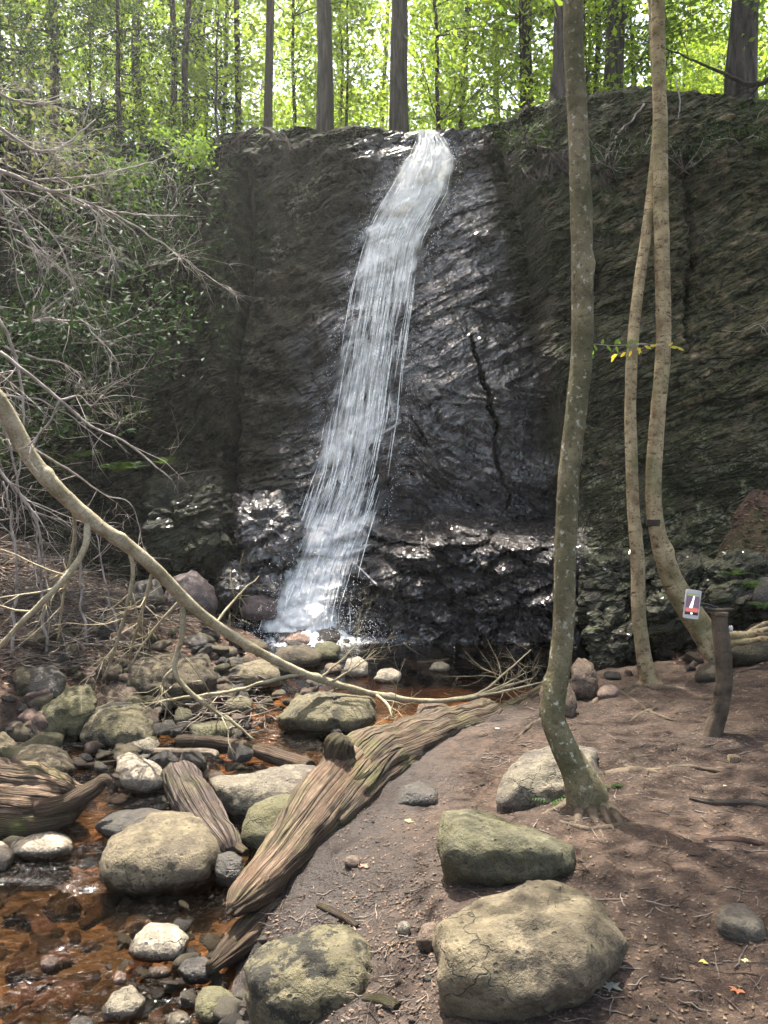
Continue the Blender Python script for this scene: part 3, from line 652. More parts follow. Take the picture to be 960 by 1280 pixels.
    S('boulder', 'green-brown rock beside the flecked boulder at the bottom edge', 'rock', [(243, 1250), (256, 1232), (280, 1234), (300, 1250), (302, 1272), (268, 1284), (246, 1272)], 'green', .8, 4, 49)
    S('boulder', 'small dark rounded stone between the big stream boulder and the log', 'rock', [(268, 1085), (274, 1066), (290, 1062), (304, 1072), (304, 1098), (286, 1108), (272, 1102)], 'dark', .8, 4, 51)
    S('boulder', 'bright sunlit stone awash in the rapids left of the big rounded boulder', 'rock', [(10, 1063), (28, 1043), (60, 1036), (86, 1045), (93, 1062), (60, 1074)], 'pale', .8, 4, 53)
    S('boulder', 'white sunlit rock cut off by the picture edge', 'rock', [(-32, 1082), (-28, 1050), (4, 1051), (18, 1066), (8, 1088)], 'pale', .8, 4, 55)  # pale rock colour stands in for the sun on it
    S('boulder', 'wide flat-topped ledge block under the brush at the far bank', 'boulder', [(153, 860), (157, 826), (200, 818), (262, 821), (270, 850), (262, 868), (180, 874)], 'bank', .6, 5, 57)
    S('boulder', 'low flat stone with a sunlit tan top right under the leaning bare trunk', 'rock', [(284, 848), (295, 830), (330, 823), (350, 837), (352, 852), (300, 857)], 'tan', .6, 4, 59)
    S('boulder', 'thin flat slab behind the leaning bare trunk beside the pool', 'rock', [(340, 826), (350, 809), (385, 806), (402, 818), (398, 831), (352, 834)], 'bank', .6, 4, 61)
    S('boulder', 'olive cube-like stone at the pool edge under a black one', 'rock', [(390, 816), (396, 803), (415, 801), (425, 807), (424, 822), (402, 825)], 'green', .8, 4, 63)
    S('boulder', 'black wet pointed stone at the pool edge in front of the splash', 'rock', [(391, 800), (400, 786), (415, 783), (428, 794), (426, 804), (400, 806)], 'black', .8, 4, 65)
    S('boulder', 'rounded light tan stone at the near edge of the pool', 'rock', [(429, 838), (434, 824), (448, 820), (460, 828), (460, 842), (440, 846)], 'pale', .8, 4, 67)
    S('boulder', 'low pale stone standing free in the pool nearest its left shore', 'rock', [(467, 848), (475, 837), (490, 834), (502, 841), (499, 851), (478, 853)], 'pale', .8, 4, 69)
    S('boulder', 'little grey stone with a stick, farthest out in the open pool', 'rock', [(536, 836), (544, 827), (554, 826), (563, 832), (560, 838), (544, 840)], 'grey', .8, 3, 71)
    S('boulder', 'reddish flat stone between the splash and the slabs', 'rock', [(352, 800), (362, 790), (380, 787), (392, 795), (388, 806), (360, 808)], 'pink', .8, 4, 73)
    S('boulder', 'brown slab half under the weathered log at its far side', 'rock', [(516, 898), (524, 880), (548, 876), (566, 884), (562, 900), (530, 905)], 'brown', .8, 4, 75)
    S('boulder', 'purple-grey wet rock just left of the splash', 'rock', [(300, 763), (304, 744), (328, 736), (346, 748), (346, 768), (316, 772)], 'purple', .8, 4, 77, base=P(322, 770, 7.9))
    S('boulder', 'large smooth violet-grey stone in the shade at the brush heap top', 'boulder', [(203, 755), (212, 724), (240, 712), (268, 735), (272, 760), (230, 768)], 'purple', .8, 4, 79, base=P(238, 766, 7.7))
    S('boulder', 'dark stone in the shade against the violet-grey one', 'rock', [(160, 756), (168, 728), (195, 722), (206, 745), (202, 764)], 'dark', .8, 4, 81, base=P(185, 763, 7.4))
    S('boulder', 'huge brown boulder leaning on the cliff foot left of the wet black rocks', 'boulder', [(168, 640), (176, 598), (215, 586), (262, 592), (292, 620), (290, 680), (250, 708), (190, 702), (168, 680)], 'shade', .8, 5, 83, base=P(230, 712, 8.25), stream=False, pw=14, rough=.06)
    S('boulder', 'shiny black wet rock mass between the huge brown boulder and the fall', 'boulder', [(290, 640), (300, 612), (335, 608), (368, 628), (374, 668), (350, 700), (300, 704)], 'black', .8, 5, 85, base=P(330, 706, 8.2), stream=False, pw=14, rough=.08)
    S('boulder', 'lower glistening black rock under the shiny black mass', 'boulder', [(262, 735), (275, 700), (320, 690), (352, 712), (345, 745), (300, 752)], 'black', .8, 5, 87, base=P(305, 755, 8.05), stream=False, pw=14, rough=.08)
    S('boulder', 'rounded grey-brown boulder at the pool corner behind the slim trunk', 'boulder', [(716, 868), (714, 835), (724, 820), (740, 826), (747, 850), (742, 872)], 'brown', .9, 4, 89)
    S('boulder', 'reddish dark block at the end of the log left of the slim trunk', 'rock', [(674, 893), (676, 858), (690, 848), (712, 852), (722, 880), (715, 896)], 'brown', .8, 4, 91)
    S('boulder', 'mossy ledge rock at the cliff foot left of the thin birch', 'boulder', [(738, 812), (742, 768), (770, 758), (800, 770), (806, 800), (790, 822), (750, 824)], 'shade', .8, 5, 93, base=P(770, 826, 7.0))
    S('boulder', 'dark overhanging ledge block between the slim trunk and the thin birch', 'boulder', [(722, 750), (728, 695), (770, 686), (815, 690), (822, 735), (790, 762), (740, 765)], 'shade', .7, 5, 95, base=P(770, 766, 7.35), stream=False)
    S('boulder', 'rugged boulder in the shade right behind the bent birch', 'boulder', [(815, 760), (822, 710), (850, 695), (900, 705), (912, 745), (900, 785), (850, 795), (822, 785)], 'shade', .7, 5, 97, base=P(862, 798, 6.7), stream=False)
    S('boulder', 'mossy low rock on the slope at the right picture edge under the roots', 'boulder', [(900, 820), (912, 795), (945, 780), (985, 778), (990, 820), (940, 832)], 'shade', .8, 4, 99, stream=False)
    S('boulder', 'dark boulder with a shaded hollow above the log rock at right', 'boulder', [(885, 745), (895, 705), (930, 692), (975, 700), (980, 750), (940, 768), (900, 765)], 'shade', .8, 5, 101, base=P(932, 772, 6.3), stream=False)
    S('boulder', 'low mossy stone at the dirt edge left of the post', 'rock', [(868, 842), (880, 830), (905, 826), (918, 838), (900, 850), (876, 850)], 'bank', .8, 4, 103, stream=False)
    S('boulder', 'pink stone at the pool corner beside the thin birch roots', 'rock', [(745, 868), (752, 858), (765, 855), (776, 862), (772, 872), (752, 874)], 'pink', .8, 3, 105)
    S('boulder', 'dark root-like rock half sunk in mud below the log', 'rock', [(490, 1010), (500, 985), (525, 975), (548, 990), (548, 1008), (520, 1002)], 'dark', .8, 4, 107, base=hit(518, 1006))
    S('boulder', 'faint grey stone almost flush with the dirt near the right edge', 'rock', [(895, 1145), (905, 1130), (930, 1130), (952, 1150), (962, 1172), (935, 1170)], 'grey', .8, 4, 109, stream=False, sink=1.5)
    S('boulder', 'small stone against the left foot of the largest tan boulder', 'rock', [(520, 1175), (528, 1155), (545, 1150), (552, 1175), (540, 1190)], 'brown', .8, 4, 111, stream=False)
    # sizeable loose stones, unlike in spot and tint
    rnd = np.random.default_rng(5)
    extra = [(205, 838, 232, 858, 'brown', 'tiny reddish stone in front of the ledge block'), (100, 832, 128, 850, 'pink', 'pink rough stone in the leaf litter behind the brown wedge rock'),
             (128, 828, 154, 848, 'tan', 'tan stone close left of the ledge block'), (178, 860, 208, 880, 'green', 'flat greenish stone right of the brown wedge rock'),
             (280, 868, 318, 892, 'spotted', 'lichen-blotched stone under the twig bundle'), (208, 872, 236, 886, 'pink', 'flat pink stone below the ledge block'),
             (300, 798, 336, 815, 'bank', 'dark low stone left of the reddish flat stone'), (405, 828, 428, 842, 'brown', 'brown stone touching the rounded light tan one'),
             (228, 792, 262, 812, 'dark', 'dark stone above the ledge block'), (270, 806, 298, 822, 'bank', 'bank stone above the low tan-topped one'),
             (84, 1268, 120, 1290, 'dark', 'submerged dark stone at the very bottom of the stream'), (206, 1262, 240, 1290, 'grey', 'grey stone at the bottom edge left of the green-brown rock'),
             (182, 1206, 214, 1224, 'brown', 'wet brown stone just under the pale beige rock'), (140, 1212, 160, 1232, 'pink', 'pinkish stone above the wet grey stone'),
             (496, 1150, 514, 1172, 'grey', 'round grey cobble in mud left of the largest tan boulder'), (430, 1068, 452, 1086, 'brown', 'flat brown stone below the middle of the log'),
             (940, 716, 985, 760, 'dark', 'dark mossy stone high on the slope at the picture edge')]
    for i, (a, b, c, d, st, lab) in enumerate(extra):
        kw = dict(base=P((a+c)/2, d, 6.2)) if a == 940 else {}
        S('stone', lab, 'stone', box_poly(a, b, c, d, rnd), st, .8, 3, 200+i, **kw)
    # cobbles
    protos = []
    for k in range(8):
        q = rnd.normal(size=(10, 3)); q /= np.linalg.norm(q, axis=1)[:, None]; q *= [1, .8, .55]
        v, f, c = rock_mesh(q, 3, 300+k, 30, .04, .02, .09)
        protos.append((v, f))
    meshes = {}
    def place(n, boxes, label, group, smin, smax, styles, cat='pebble', name='pebble'):
        k = 0; tries = 0
        while k < n and tries < n*8:
            tries += 1
            bx = boxes[rnd.integers(len(boxes))]; px = rnd.uniform(bx[0], bx[2]); py = rnd.uniform(bx[1], bx[3]); p = hit(px, py, False)
            st = styles[rnd.integers(len(styles))]; pi = rnd.integers(8); key = (pi, st)
            if key not in meshes:
                v, f = protos[pi]; meshes[key] = mesh_data('pebble', v, f, mat_stone(*ST[st]), attrs=dict(stream=np.ones(len(v))))
            o = link(name, meshes[key], None, p); s = rnd.uniform(smin, smax)**1.0
            s = smin*(smax/smin)**(rnd.uniform()**1.6)
            o.scale = (s, s*rnd.uniform(.7, 1.1), s*rnd.uniform(.75, 1.2)); o.rotation_euler = (rnd.uniform(-.3, .3), rnd.uniform(-.3, .3), rnd.uniform(0, 6.28)); o.location.z = (max(p[2], float(zwater(p[1]))-.02*('rapids' in group)) + s*(.32 if smax > .07 else .12)) if 'under' not in group else p[2]+s*.2
            tag(o, label, cat, group); k += 1
    place(60, [(150, 1180, 320, 1290), (120, 1230, 330, 1290), (240, 1120, 330, 1290)], 'small wet pebble at the stream margin beside the lower log end', 'pebbles at the stream margin by the log end', .012, .035, ['dark', 'brown', 'grey', 'pink'])
    place(150, [(0, 780, 330, 850), (0, 830, 420, 900), (150, 850, 350, 930), (0, 880, 120, 960), (230, 800, 420, 860)], 'loose stone among the rocks of the upper left bank', 'loose stones on the upper left bank', .06, .18, ['brown', 'dark', 'green', 'tan', 'pink'], 'stone', 'stone')
    place(45, [(0, 960, 330, 1110), (100, 930, 340, 1060)], 'rounded stone lying in the rapids between the boulders', 'stones in the rapids', .055, .12, ['brown', 'dark', 'tan'], 'stone', 'stone')
    place(130, [(0, 870, 430, 1000), (0, 900, 240, 1010), (240, 830, 440, 900)], 'small angular rock crowded between the boulders of the upper stream', 'small rocks crowding the upper stream', .065, .16, ['tan', 'brown', 'grey', 'dark', 'green'], 'rock', 'rock')
    place(70, [(190, 1130, 330, 1290), (150, 1200, 300, 1290)], 'cobble on the gravelly edge below the lower log end', 'cobbles on the gravelly edge', .022, .072, ['dark', 'brown', 'grey', 'tan'], 'cobble', 'cobble')
    place(75, [(-20, 1080, 240, 1300), (0, 1140, 200, 1300)], 'flat stone under the shallow brown water in the foreground', 'stones under the shallow water', .05, .13, ['brown', 'pink', 'dark', 'tan'], 'stone', 'stone')
    place(35, [(430, 1000, 560, 1250), (480, 1100, 560, 1290)], 'small stone on the dark mud below the log', 'small stones on the mud', .008, .022, ['brown', 'grey', 'pink'])
    place(55, [(560, 850, 960, 1280)], 'tiny stone on the trodden brown dirt', 'tiny stones on the dirt', .006, .02, ['brown', 'grey', 'tan'])
    place(40, [(160, 700, 470, 800), (120, 740, 340, 830)], 'dark wet stone in the shade at the cliff foot left of the fall', 'dark stones at the cliff foot', .05, .14, ['dark', 'black', 'bank'], 'stone', 'stone')
    place(30, [(725, 790, 900, 850), (850, 740, 960, 800)], 'shaded stone at the foot of the right cliff', 'stones at the right cliff foot', .04, .12, ['bank', 'dark', 'brown'], 'stone', 'stone')
def path_px(rows, step=.03):
    return resample([list(P(a, b, d))+[r] for a, b, d, r in rows], step)
def wood_disp(amp, seed, lump=.25, k=6):
    def f(th, s, pos):
        r = ridged(np.cos(th)*k*.35+seed, np.sin(th)*k*.35, s*.9, 4) + .6*ridged(np.cos(th)*k+seed, np.sin(th)*k, s*1.6, 3)
        r = r + .55*(1-2*np.abs(perlin(np.cos(th)*k*2.4+seed, np.sin(th)*k*2.4, s*1.3))) + .35*(1-2*np.abs(perlin(np.cos(th)*k*5+seed, np.sin(th)*k*5, s*2.2)))
        return amp*(r*.5 + lump*4*fbm(pos[..., 0]*5+seed, pos[..., 1]*5, pos[..., 2]*5, 3))
    return f
def log_piece(name, rows, mat, parent, seed, amp, seg=48, step=.012, **k):
    v, f, uv = tube(path_px(rows, step), seg, wood_disp(amp, seed, **k))
    return solid(name, v, f, mat, parent, None, uv=uv)
def rebase(root):
    """children were made in world space: give them offsets from the root"""
    loc = root.location.copy()
    for c in root.children:
        c.location = c.location - loc
def build_logs():
    bleached = mat_wood((.27, .19, .125), (.085, .052, .033), .45, .8); brown = mat_wood((.19, .13, .085), (.06, .038, .025), .45, .8); grey = mat_wood((.155, .112, .075), (.052, .036, .025), .45, .8)
    mossy = mat_wood((.16, .12, .07), (.05, .035, .02), .9, 1.)
    g = hit(430, 1010)
    t = thing('fallen_log', g, 'thick weathered broken log lying diagonally from the stream to the slim trunk', 'log')
    log_piece('stem', [(622, 890, 5.38, .02), (612, 897, 5.3, .095), (598, 908, 5.15, .14), (555, 922, 4.85, .15), (505, 943, 4.5, .165), (462, 962, 4.2, .185), (428, 995, 3.95, .165), (396, 1035, 3.7, .125)], grey, t, 3, .018, 96, .010)
    log_piece('upper_prong', [(440, 965, 4.05, .13), (405, 1003, 3.8, .13), (372, 1045, 3.58, .105), (345, 1080, 3.38, .085), (318, 1108, 3.2, .062), (296, 1130, 3.08, .030), (288, 1136, 3.04, .008)], bleached, t, 9, .013, 80, .008)
    log_piece('lower_prong', [(455, 1003, 4.02, .11), (412, 1050, 3.72, .095), (370, 1102, 3.45, .070), (330, 1148, 3.2, .052), (295, 1182, 3.02, .036), (262, 1210, 2.88, .008)], brown, t, 15, .013, 64, .008)
    rs = np.random.default_rng(3)
    for k in range(9):
        x0, y0, dd = [(330, 1098, 3.28), (350, 1085, 3.42), (312, 1118, 3.16)][k % 3]; sx, sy = rs.uniform(-9, 9), rs.uniform(-7, 7); L = rs.uniform(.5, 1.1)
        log_piece('splinter', [(x0+sx+14, y0+sy-18, dd+.03, .012), (x0+sx, y0+sy, dd-.02, .016), (x0+sx-20*L, y0+sy+22*L, dd-.11*L, .010), (x0+sx-30*L, y0+sy+32*L, dd-.16*L, .002)], bleached if k % 2 else brown, t, 60+k, .003, 14, .012)
    for k in range(6):
        sx, sy = rs.uniform(-7, 7), rs.uniform(-6, 6); L = rs.uniform(.5, 1.1)
        log_piece('splinter', [(310+sx, 1162+sy, 3.12, .012), (285+sx, 1185+sy, 2.98, .012), (285+sx-24*L, 1185+sy+20*L, 2.98-.09*L, .002)], brown, t, 80+k, .003, 14, .012)
    log_piece('knot', [(442, 985, 4.02, .10), (430, 958, 3.98, .075), (424, 938, 3.95, .062), (427, 926, 3.93, .05), (430, 921, 3.93, .02)], grey, t, 21, .012, 48, .008)
    log_piece('root_spur', [(606, 904, 5.25, .05), (640, 890, 5.4, .055), (668, 872, 5.55, .045), (684, 856, 5.7, .02)], mossy, t, 25, .02, 40, .01)
    rebase(t)
    t = thing('driftwood_stump', hit(60, 1010), 'pale bleached driftwood stump with curled splinters half out of the water at the picture edge', 'driftwood')
    log_piece('body', [(-60, 1000, 4.0, .12), (0, 998, 4.05, .14), (50, 1002, 4.1, .12), (85, 1000, 4.15, .07), (108, 992, 4.15, .02)], bleached, t, 31, .035, 72, .01)
    log_piece('splinter', [(45, 1013, 3.95, .03), (85, 1003, 3.97, .035), (118, 985, 4.0, .032), (131, 975, 4.0, .02), (138, 982, 4.0, .006)], brown, t, 35, .01, 32, .008)
    log_piece('splinter', [(20, 975, 4.15, .05), (55, 985, 4.1, .04), (80, 985, 4.1, .02), (96, 992, 4.05, .006)], bleached, t, 37, .012, 32, .008)
    log_piece('splinter', [(-20, 1022, 3.95, .07), (40, 1030, 3.95, .05), (90, 1022, 3.98, .012)], mossy, t, 38, .012, 32, .008)
    rebase(t)
    def one(name, label, cat, rows, mat, seed, amp, seg=24, step=.012, group=None, lie=False):
        pth = path_px(rows, step) if not lie else resample([[*(lambda g: [g[0], g[1], g[2]+r*.25])(hit(a, b, False)), r] for a, b, d_, r in rows], step)
        v, f, uv = tube(pth, seg, wood_disp(amp, seed)); o = pth[0, :3]
        ob = solid(name, v, f, mat, None, o, uv=uv); tag(ob, label, cat, group); return ob
    one('rotten_log', 'flaky grey-pink rotten log lying behind the big rounded stream boulder', 'log', [(224, 962, 4.32, .05), (226, 970, 4.28, .075), (240, 1000, 4.1, .085), (258, 1030, 3.95, .085), (284, 1062, 3.75, .07), (290, 1070, 3.7, .03)], mat_wood((.17, .125, .105), (.06, .045, .038), .4, .6), 41, .016, 64)
    one('stick', 'short red-brown stick leaning down to the log between two stones', 'stick', [(258, 1008, 4.05, .012), (275, 1030, 3.92, .02), (295, 1056, 3.75, .02), (308, 1066, 3.68, .014)], brown, 43, .004)
    one('branch', 'dark thick branch floating across the stream below the squared slab', 'branch', [(222, 926, 5.1, .022), (262, 927, 5.05, .03), (305, 934, 4.95, .036), (350, 947, 4.82, .038), (388, 958, 4.65, .03)], brown, 45, .008)
    one('branch', 'white sunlit flat branch above the pointed pale rock', 'branch', [(120, 950, 4.95, .008), (160, 944, 4.95, .02), (205, 941, 4.95, .026), (262, 941, 4.95, .02), (272, 945, 4.9, .006)], mat_wood((.62, .52, .40), (.3, .22, .15), .1, 1.), 47, .005)  # near-white wood paints the sunlight on this branch
    one('stick', 'thin dark stick in the rapids left of the pointed pale rock', 'stick', [(80, 962, 4.7, .012), (110, 957, 4.75, .014), (148, 951, 4.78, .008)], brown, 49, .003)
    one('stick', 'small stick lying on the little stone in the pool', 'stick', [(518, 829, 7.1, .008), (540, 827, 7.05, .010), (562, 824, 7.0, .006)], grey, 51, .002)
    one('branch', 'half-buried dark root-like branch in the dirt at the right edge', 'branch', [(862, 999, 3.2, .003), (895, 1006, 3.15, .009), (935, 1005, 3.10, .012), (965, 1008, 3.07, .010), (990, 1002, 3.04, .014)], mat_wood((.17, .14, .12), (.06, .045, .035), .1, 1.), 53, .005, lie=True)
    one('stick', 'reddish split stick flat on the dirt near the right edge', 'stick', [(880, 1052, 2.95, .006), (915, 1050, 2.92, .009), (955, 1056, 2.88, .007)], mat_wood((.36, .22, .17), (.2, .11, .08), .0, 1.), 55, .002, lie=True)
    one('stick', 'short upright wood chip at the right end of the long low boulder', 'stick', [(729, 1062, 2.95, .008), (732, 1074, 2.9, .010), (733, 1084, 2.88, .006)], bleached, 57, .002)
    one('stick', 'curved bark stick in the mud left of the largest tan boulder', 'stick', [(455, 1248, 2.72, .008), (480, 1252, 2.70, .012), (497, 1262, 2.66, .010)], grey, 59, .003, lie=True)
    one('stick', 'long thin stick lying on the litter above the flecked boulder', 'stick', [(398, 1132, 3.3, .008), (425, 1146, 3.22, .011), (448, 1160, 3.13, .008)], grey, 61, .003, lie=True)
    # cut wood chip near the post
    p = hit(917, 950); v, f, c = rock_mesh(np.array([[x, y, z] for x in (-.022, .022) for y in (-.02, .02) for z in (-.01, .03)]), 3, 5, 20, .03, .01)
    o = solid('wood_chip', v, f, mat_wood((.60, .47, .30), (.35, .25, .15), .0, 1.), None, None, uv=v[:, :2]*8); o.location = p; tag(o, 'pale cut block of wood on the dirt below the post', 'wood chip')
    # sticks scattered on the dirt, shared label inside groups
    rnd = np.random.default_rng(9)
    ms = []
    for k in range(6):
        L = 1.; pts = [[x, .12*rnd.normal()*x*(1-x), .05*rnd.normal()*x*(1-x), .012*(1.1-x)] for x in np.linspace(0, 1, 5)]
        v, f, uv = tube(resample(pts, .1), 6); ms.append(mesh_data('twig', v, f, mat_wood((.24, .18, .13), (.10, .07, .05), .0, 1.) if k % 2 else brown, uv=uv))
    for i in range(290):
        if i < 210: p = hit(rnd.uniform(560, 960), rnd.uniform(870, 1280)); lab, gr = 'thin twig lying on the trodden brown dirt', 'twigs on the dirt'
        else: p = hit(rnd.uniform(330, 560), rnd.uniform(1090, 1280)); lab, gr = 'thin twig in the muddy litter between log and boulders', 'twigs in the muddy litter'
        o = link('twig', ms[i % 6], None, p); s = rnd.uniform(.04, .17); o.scale = (s, s, s); o.location.z += .006
        o.rotation_euler = (0, rnd.uniform(-.08, .05), rnd.uniform(0, 6.28)); tag(o, lab, 'twig', gr)
_L = [(521, 163), (517, 178), (503, 206), (478, 250), (458, 288), (452, 310), (440, 360), (428, 420), (415, 480), (402, 540), (392, 590), (380, 625), (366, 665), (346, 710), (328, 760), (320, 790)]
_R = [(550, 163), (560, 180), (569, 200), (562, 240), (540, 280), (530, 300), (522, 350), (512, 410), (506, 460), (500, 520), (490, 575), (480, 620), (468, 660), (452, 710), (442, 760), (440, 790)]
def cliff_hit(px, py, off, fine=.6):
    px = np.asarray(px, float); py = np.asarray(py, float); y = np.full(px.shape, 9.2)
    for it in range(18):
        x = (px-480)/F*y; z = H+(HY-py)/F*y
        if it < 14:
            y = .5*y+.5*(cliff_smooth(x, z)-off); continue
        t = np.minimum(cliff_smooth(x, z)+fine*np.minimum(cliff_detail(x, z), .12), cliff_smooth(x, z)+.05)-off
        y = .5*y+.5*t
    return np.stack([(px-480)/F*y, y, H+(HY-py)/F*y], -1)
def mat_fall(seed, lo, hi, su, sv):
    m = NT('falling_water'); u = m.uv()
    a = m.noise(m.mapped(u, (su, sv, 1), loc=(seed*3.3, seed*1.7, 0)), 1.0, 5, .68, .35)
    b = m.noise(m.mapped(u, (su*4, sv*2.2, 1), loc=(seed, 0, 0)), 1.0, 4, .65)
    c = m.noise(m.mapped(u, (2.2, 1.0, 1), loc=(seed, 4, 0)), 1.3, 3, .5)
    s = m.math('ADD', m.math('MULTIPLY', a, .55), m.math('MULTIPLY', b, .3)); s = m.math('ADD', s, m.math('MULTIPLY', c, .4))
    s = m.math('ADD', s, m.math('MULTIPLY', m.math('SUBTRACT', m.attr('dense'), .5), .34))
    al = m.math('MULTIPLY', m.ramp(s, [(lo, 0.), (hi, 1.)]), m.attr('edge'), True)
    d = m.bsdf((.97, .96, .94), .35, m.bump(a, .5, .03), .5); tl = m.n('BsdfTranslucent'); m.set(tl, 'Color', (1, .99, .97, 1))
    w = m.n('MixShader'); m.set(w, 0, .22); m.set(w, 1, d); m.set(w, 2, tl)
    tr = m.n('BsdfTransparent'); mx = m.n('MixShader'); m.set(mx, 0, al); m.set(mx, 1, tr); m.set(mx, 2, w)
    return m.done(mx.outputs[0])
def build_fall():
    nv, nu = 340, 60
    L = np.array(_L, float); Rr = np.array(_R, float); t = np.linspace(0, 1, nv)
    # length parameter along the mid line
    def along(A): return np.interp(t*(len(A)-1), range(len(A)), A[:, 0]), np.interp(t*(len(A)-1), range(len(A)), A[:, 1])
    lx, ly = along(L); rx, ry = along(Rr)
    roots = tag(link('waterfall', None, None, (0, 8.5, 0)), kind='structure')
    for k, (off, lo, hi, su, sv, grow) in enumerate([(.05, .49, .68, 11, 3.2, .10), (.11, .53, .69, 19, 2.0, .06), (.18, .56, .70, 26, 1.6, .14)]):
        u = np.linspace(-grow, 1+grow, nu)
        wob = .05*perlin(ly/40., k*3, 1)
        px = lx[:, None]*(1-u)[None]+rx[:, None]*u[None]+ (wob*20)[:, None]*(k > 0); py = ly[:, None]*(1-u)[None]+ry[:, None]*u[None]
        V = cliff_hit(px, py, off)
        # water shoots clear of the rock low down
        V[..., 1] += .05*ridged(V[..., 0]*7, k, V[..., 2]*1.3, 3)*-1*.5
        dist = np.concatenate([[0], np.cumsum(np.linalg.norm(np.diff(V[:, nu//2], axis=0), axis=1))])
        uvv = np.stack([np.repeat(u[None], nv, 0), np.repeat(dist[:, None], nu, 1)], -1)
        ed = np.minimum(u, 1-u); e = sstep(0, .26, ed[None]+.20*fbm(u[None]*3, dist[:, None]*2.2, k, 4)+0*dist[:, None])
        zz = V[..., 2]
        dense = .57 + .30*sstep(4.4, 5.4, zz) - .12*sstep(5.7, 6.0, zz) + .30*sstep(.9, .2, zz)*sstep(.0, .3, u[None])*sstep(.75, .45, u[None]) - .20*sstep(4.2, 3.4, zz)*sstep(.9, 1.3, zz) 
        dense = dense - .28*sstep(.62, .95, u[None])*sstep(4.2, 3.2, zz) + .22*perlin(u[None]*2.5+k, 1, dist[:, None]*.9)
        for zc in (5.15, 4.35, 2.05, 1.0): dense = dense + .26*np.exp(-((zz-zc-.35*(u[None]-.5)+.1*perlin(u[None]*5, zc, k))/.10)**2)
        dense = dense - .9*sstep(5.72, 5.95, zz)*(k > 0) - .25*sstep(5.75, 5.95, zz)
        o = solid('water_sheet', V.reshape(-1, 3), grid_faces(nv, nu), mat_fall(k+1, lo, hi, su, sv), roots, None, uv=uvv.reshape(-1, 2), attrs=dict(edge=e+0*zz, dense=dense))
        o.location = (0, -8.5, 0)
    # thin side runs over the foot rocks
    def run(rows, w, name='side_run'):
        rows = np.array(rows, float); tt = np.linspace(0, len(rows)-1, 60)
        px = np.interp(tt, range(len(rows)), rows[:, 0]); py = np.interp(tt, range(len(rows)), rows[:, 1])
        u = np.linspace(-.5, .5, 9); V = cliff_hit(px[:, None]+u[None]*w, py[:, None]+0*u[None], .06, 1.)
        dist = np.linspace(0, 1, 60)
        o = solid(name, V.reshape(-1, 3), grid_faces(60, 9), mat_fall(7, .45, .8, 3, 2.0), roots, None, uv=np.stack([np.repeat(u[None], 60, 0), np.repeat(dist[:, None], 9, 1)], -1).reshape(-1, 2),
                  attrs=dict(edge=np.repeat(sstep(.5, .2, np.abs(u))[None], 60, 0), dense=np.full(540, .75)))
        o.location = (0, -8.5, 0)
    run([(441, 702), (455, 715), (470, 730)], 4)
    run([(415, 712), (435, 695), (460, 680)], 12)
    run([(366, 640), (360, 660), (352, 690)], 12)
    run([(500, 528), (480, 540), (462, 552)], 8)
    # separate strands
    rs = np.random.default_rng(8); A = Acc(); Q = []; R0 = []
    for k in range(420):
        t0 = rs.uniform(0, .93)**1.2; t1 = min(1, t0+rs.uniform(.03, .16)); tt = np.linspace(t0, t1, 14); u0 = .5+np.clip(rs.normal()*.24, -.47, .47); u = u0+.05*perlin(tt*9, k*1.7, 0)
        lx2, ly2 = np.interp(tt, t, lx), np.interp(tt, t, ly); rx2, ry2 = np.interp(tt, t, rx), np.interp(tt, t, ry)
        Q.append((lx2*(1-u)+rx2*u, ly2*(1-u)+ry2*u, np.full(14, rs.uniform(.10, .26)))); R0.append(rs.uniform(.002, .0075))
    QQ = np.array(Q); VV = cliff_hit(QQ[:, 0], QQ[:, 1], QQ[:, 2])
    for V, r0 in zip(VV, R0):
        v, f, uv = tube(resample(np.hstack([V, (r0*np.sin(np.pi*np.linspace(.05, .97, 14))**.6)[:, None]]), .05), 6, lambda th, s, pos: .5*r0*fbm(pos[..., 0]*25, pos[..., 1]*25, pos[..., 2]*14, 2)); A.add(v, f, uv)
    wm = NT('water_strand'); tb = wm.n('BsdfTransparent'); ms = wm.n('MixShader'); wm.set(ms, 0, wm.ramp(wm.noise(wm.pos(), 26, 3, .6), [(.35, .45), (.55, 1.)])); wm.set(ms, 1, tb); wm.set(ms, 2, wm.bsdf((.97, .97, .96), .3))
    o = A.build('strands', wm.done(ms.outputs[0]), roots); o.location = (0, -8.5, 0)
    # foam where it lands and flying drops
    a = Acc(); rnd = np.random.default_rng(21); v, f = ico(1)
    for i in range(2600):
        tq = rnd.uniform(); cx = -.72+rnd.normal()*.42; zz = abs(rnd.normal())*.45*np.exp(-((cx+.7)/.6)**2)+.01; r = rnd.uniform(.0015, .005)
        a.add(v*r+[cx, 8.1+rnd.normal()*.1-.35*rnd.uniform(), zz], f)
    for i in range(1500):
        tt = rnd.uniform(.05, 1); side = rnd.uniform() < .5; u = (-.02-abs(rnd.normal())*.10) if side else (1.02+abs(rnd.normal())*.10)
        px = np.interp(tt, t, lx)*(1-u)+np.interp(tt, t, rx)*u; py = np.interp(tt, t, ly); yy = 8.65+.27*max(0, (H+(HY-py)/F*9))-.30
        a.add(v*rnd.uniform(.0012, .0035)*np.array([1, 1, 2.2])+P(px, py, yy), f)
    dm = NT('water_drops'); sh = dm.bsdf((.85, .88, .93), .2)
    o = a.build('spray', dm.done(sh)); tag(o, kind='stuff')
    xs = np.linspace(-1.5, .1, 120); ys = np.linspace(7.3, 8.7, 100); X, Y = np.meshgrid(xs, ys, indexing='ij')
    m = np.exp(-((X+.72)/.45)**2-((Y-8.0)/.32)**2)
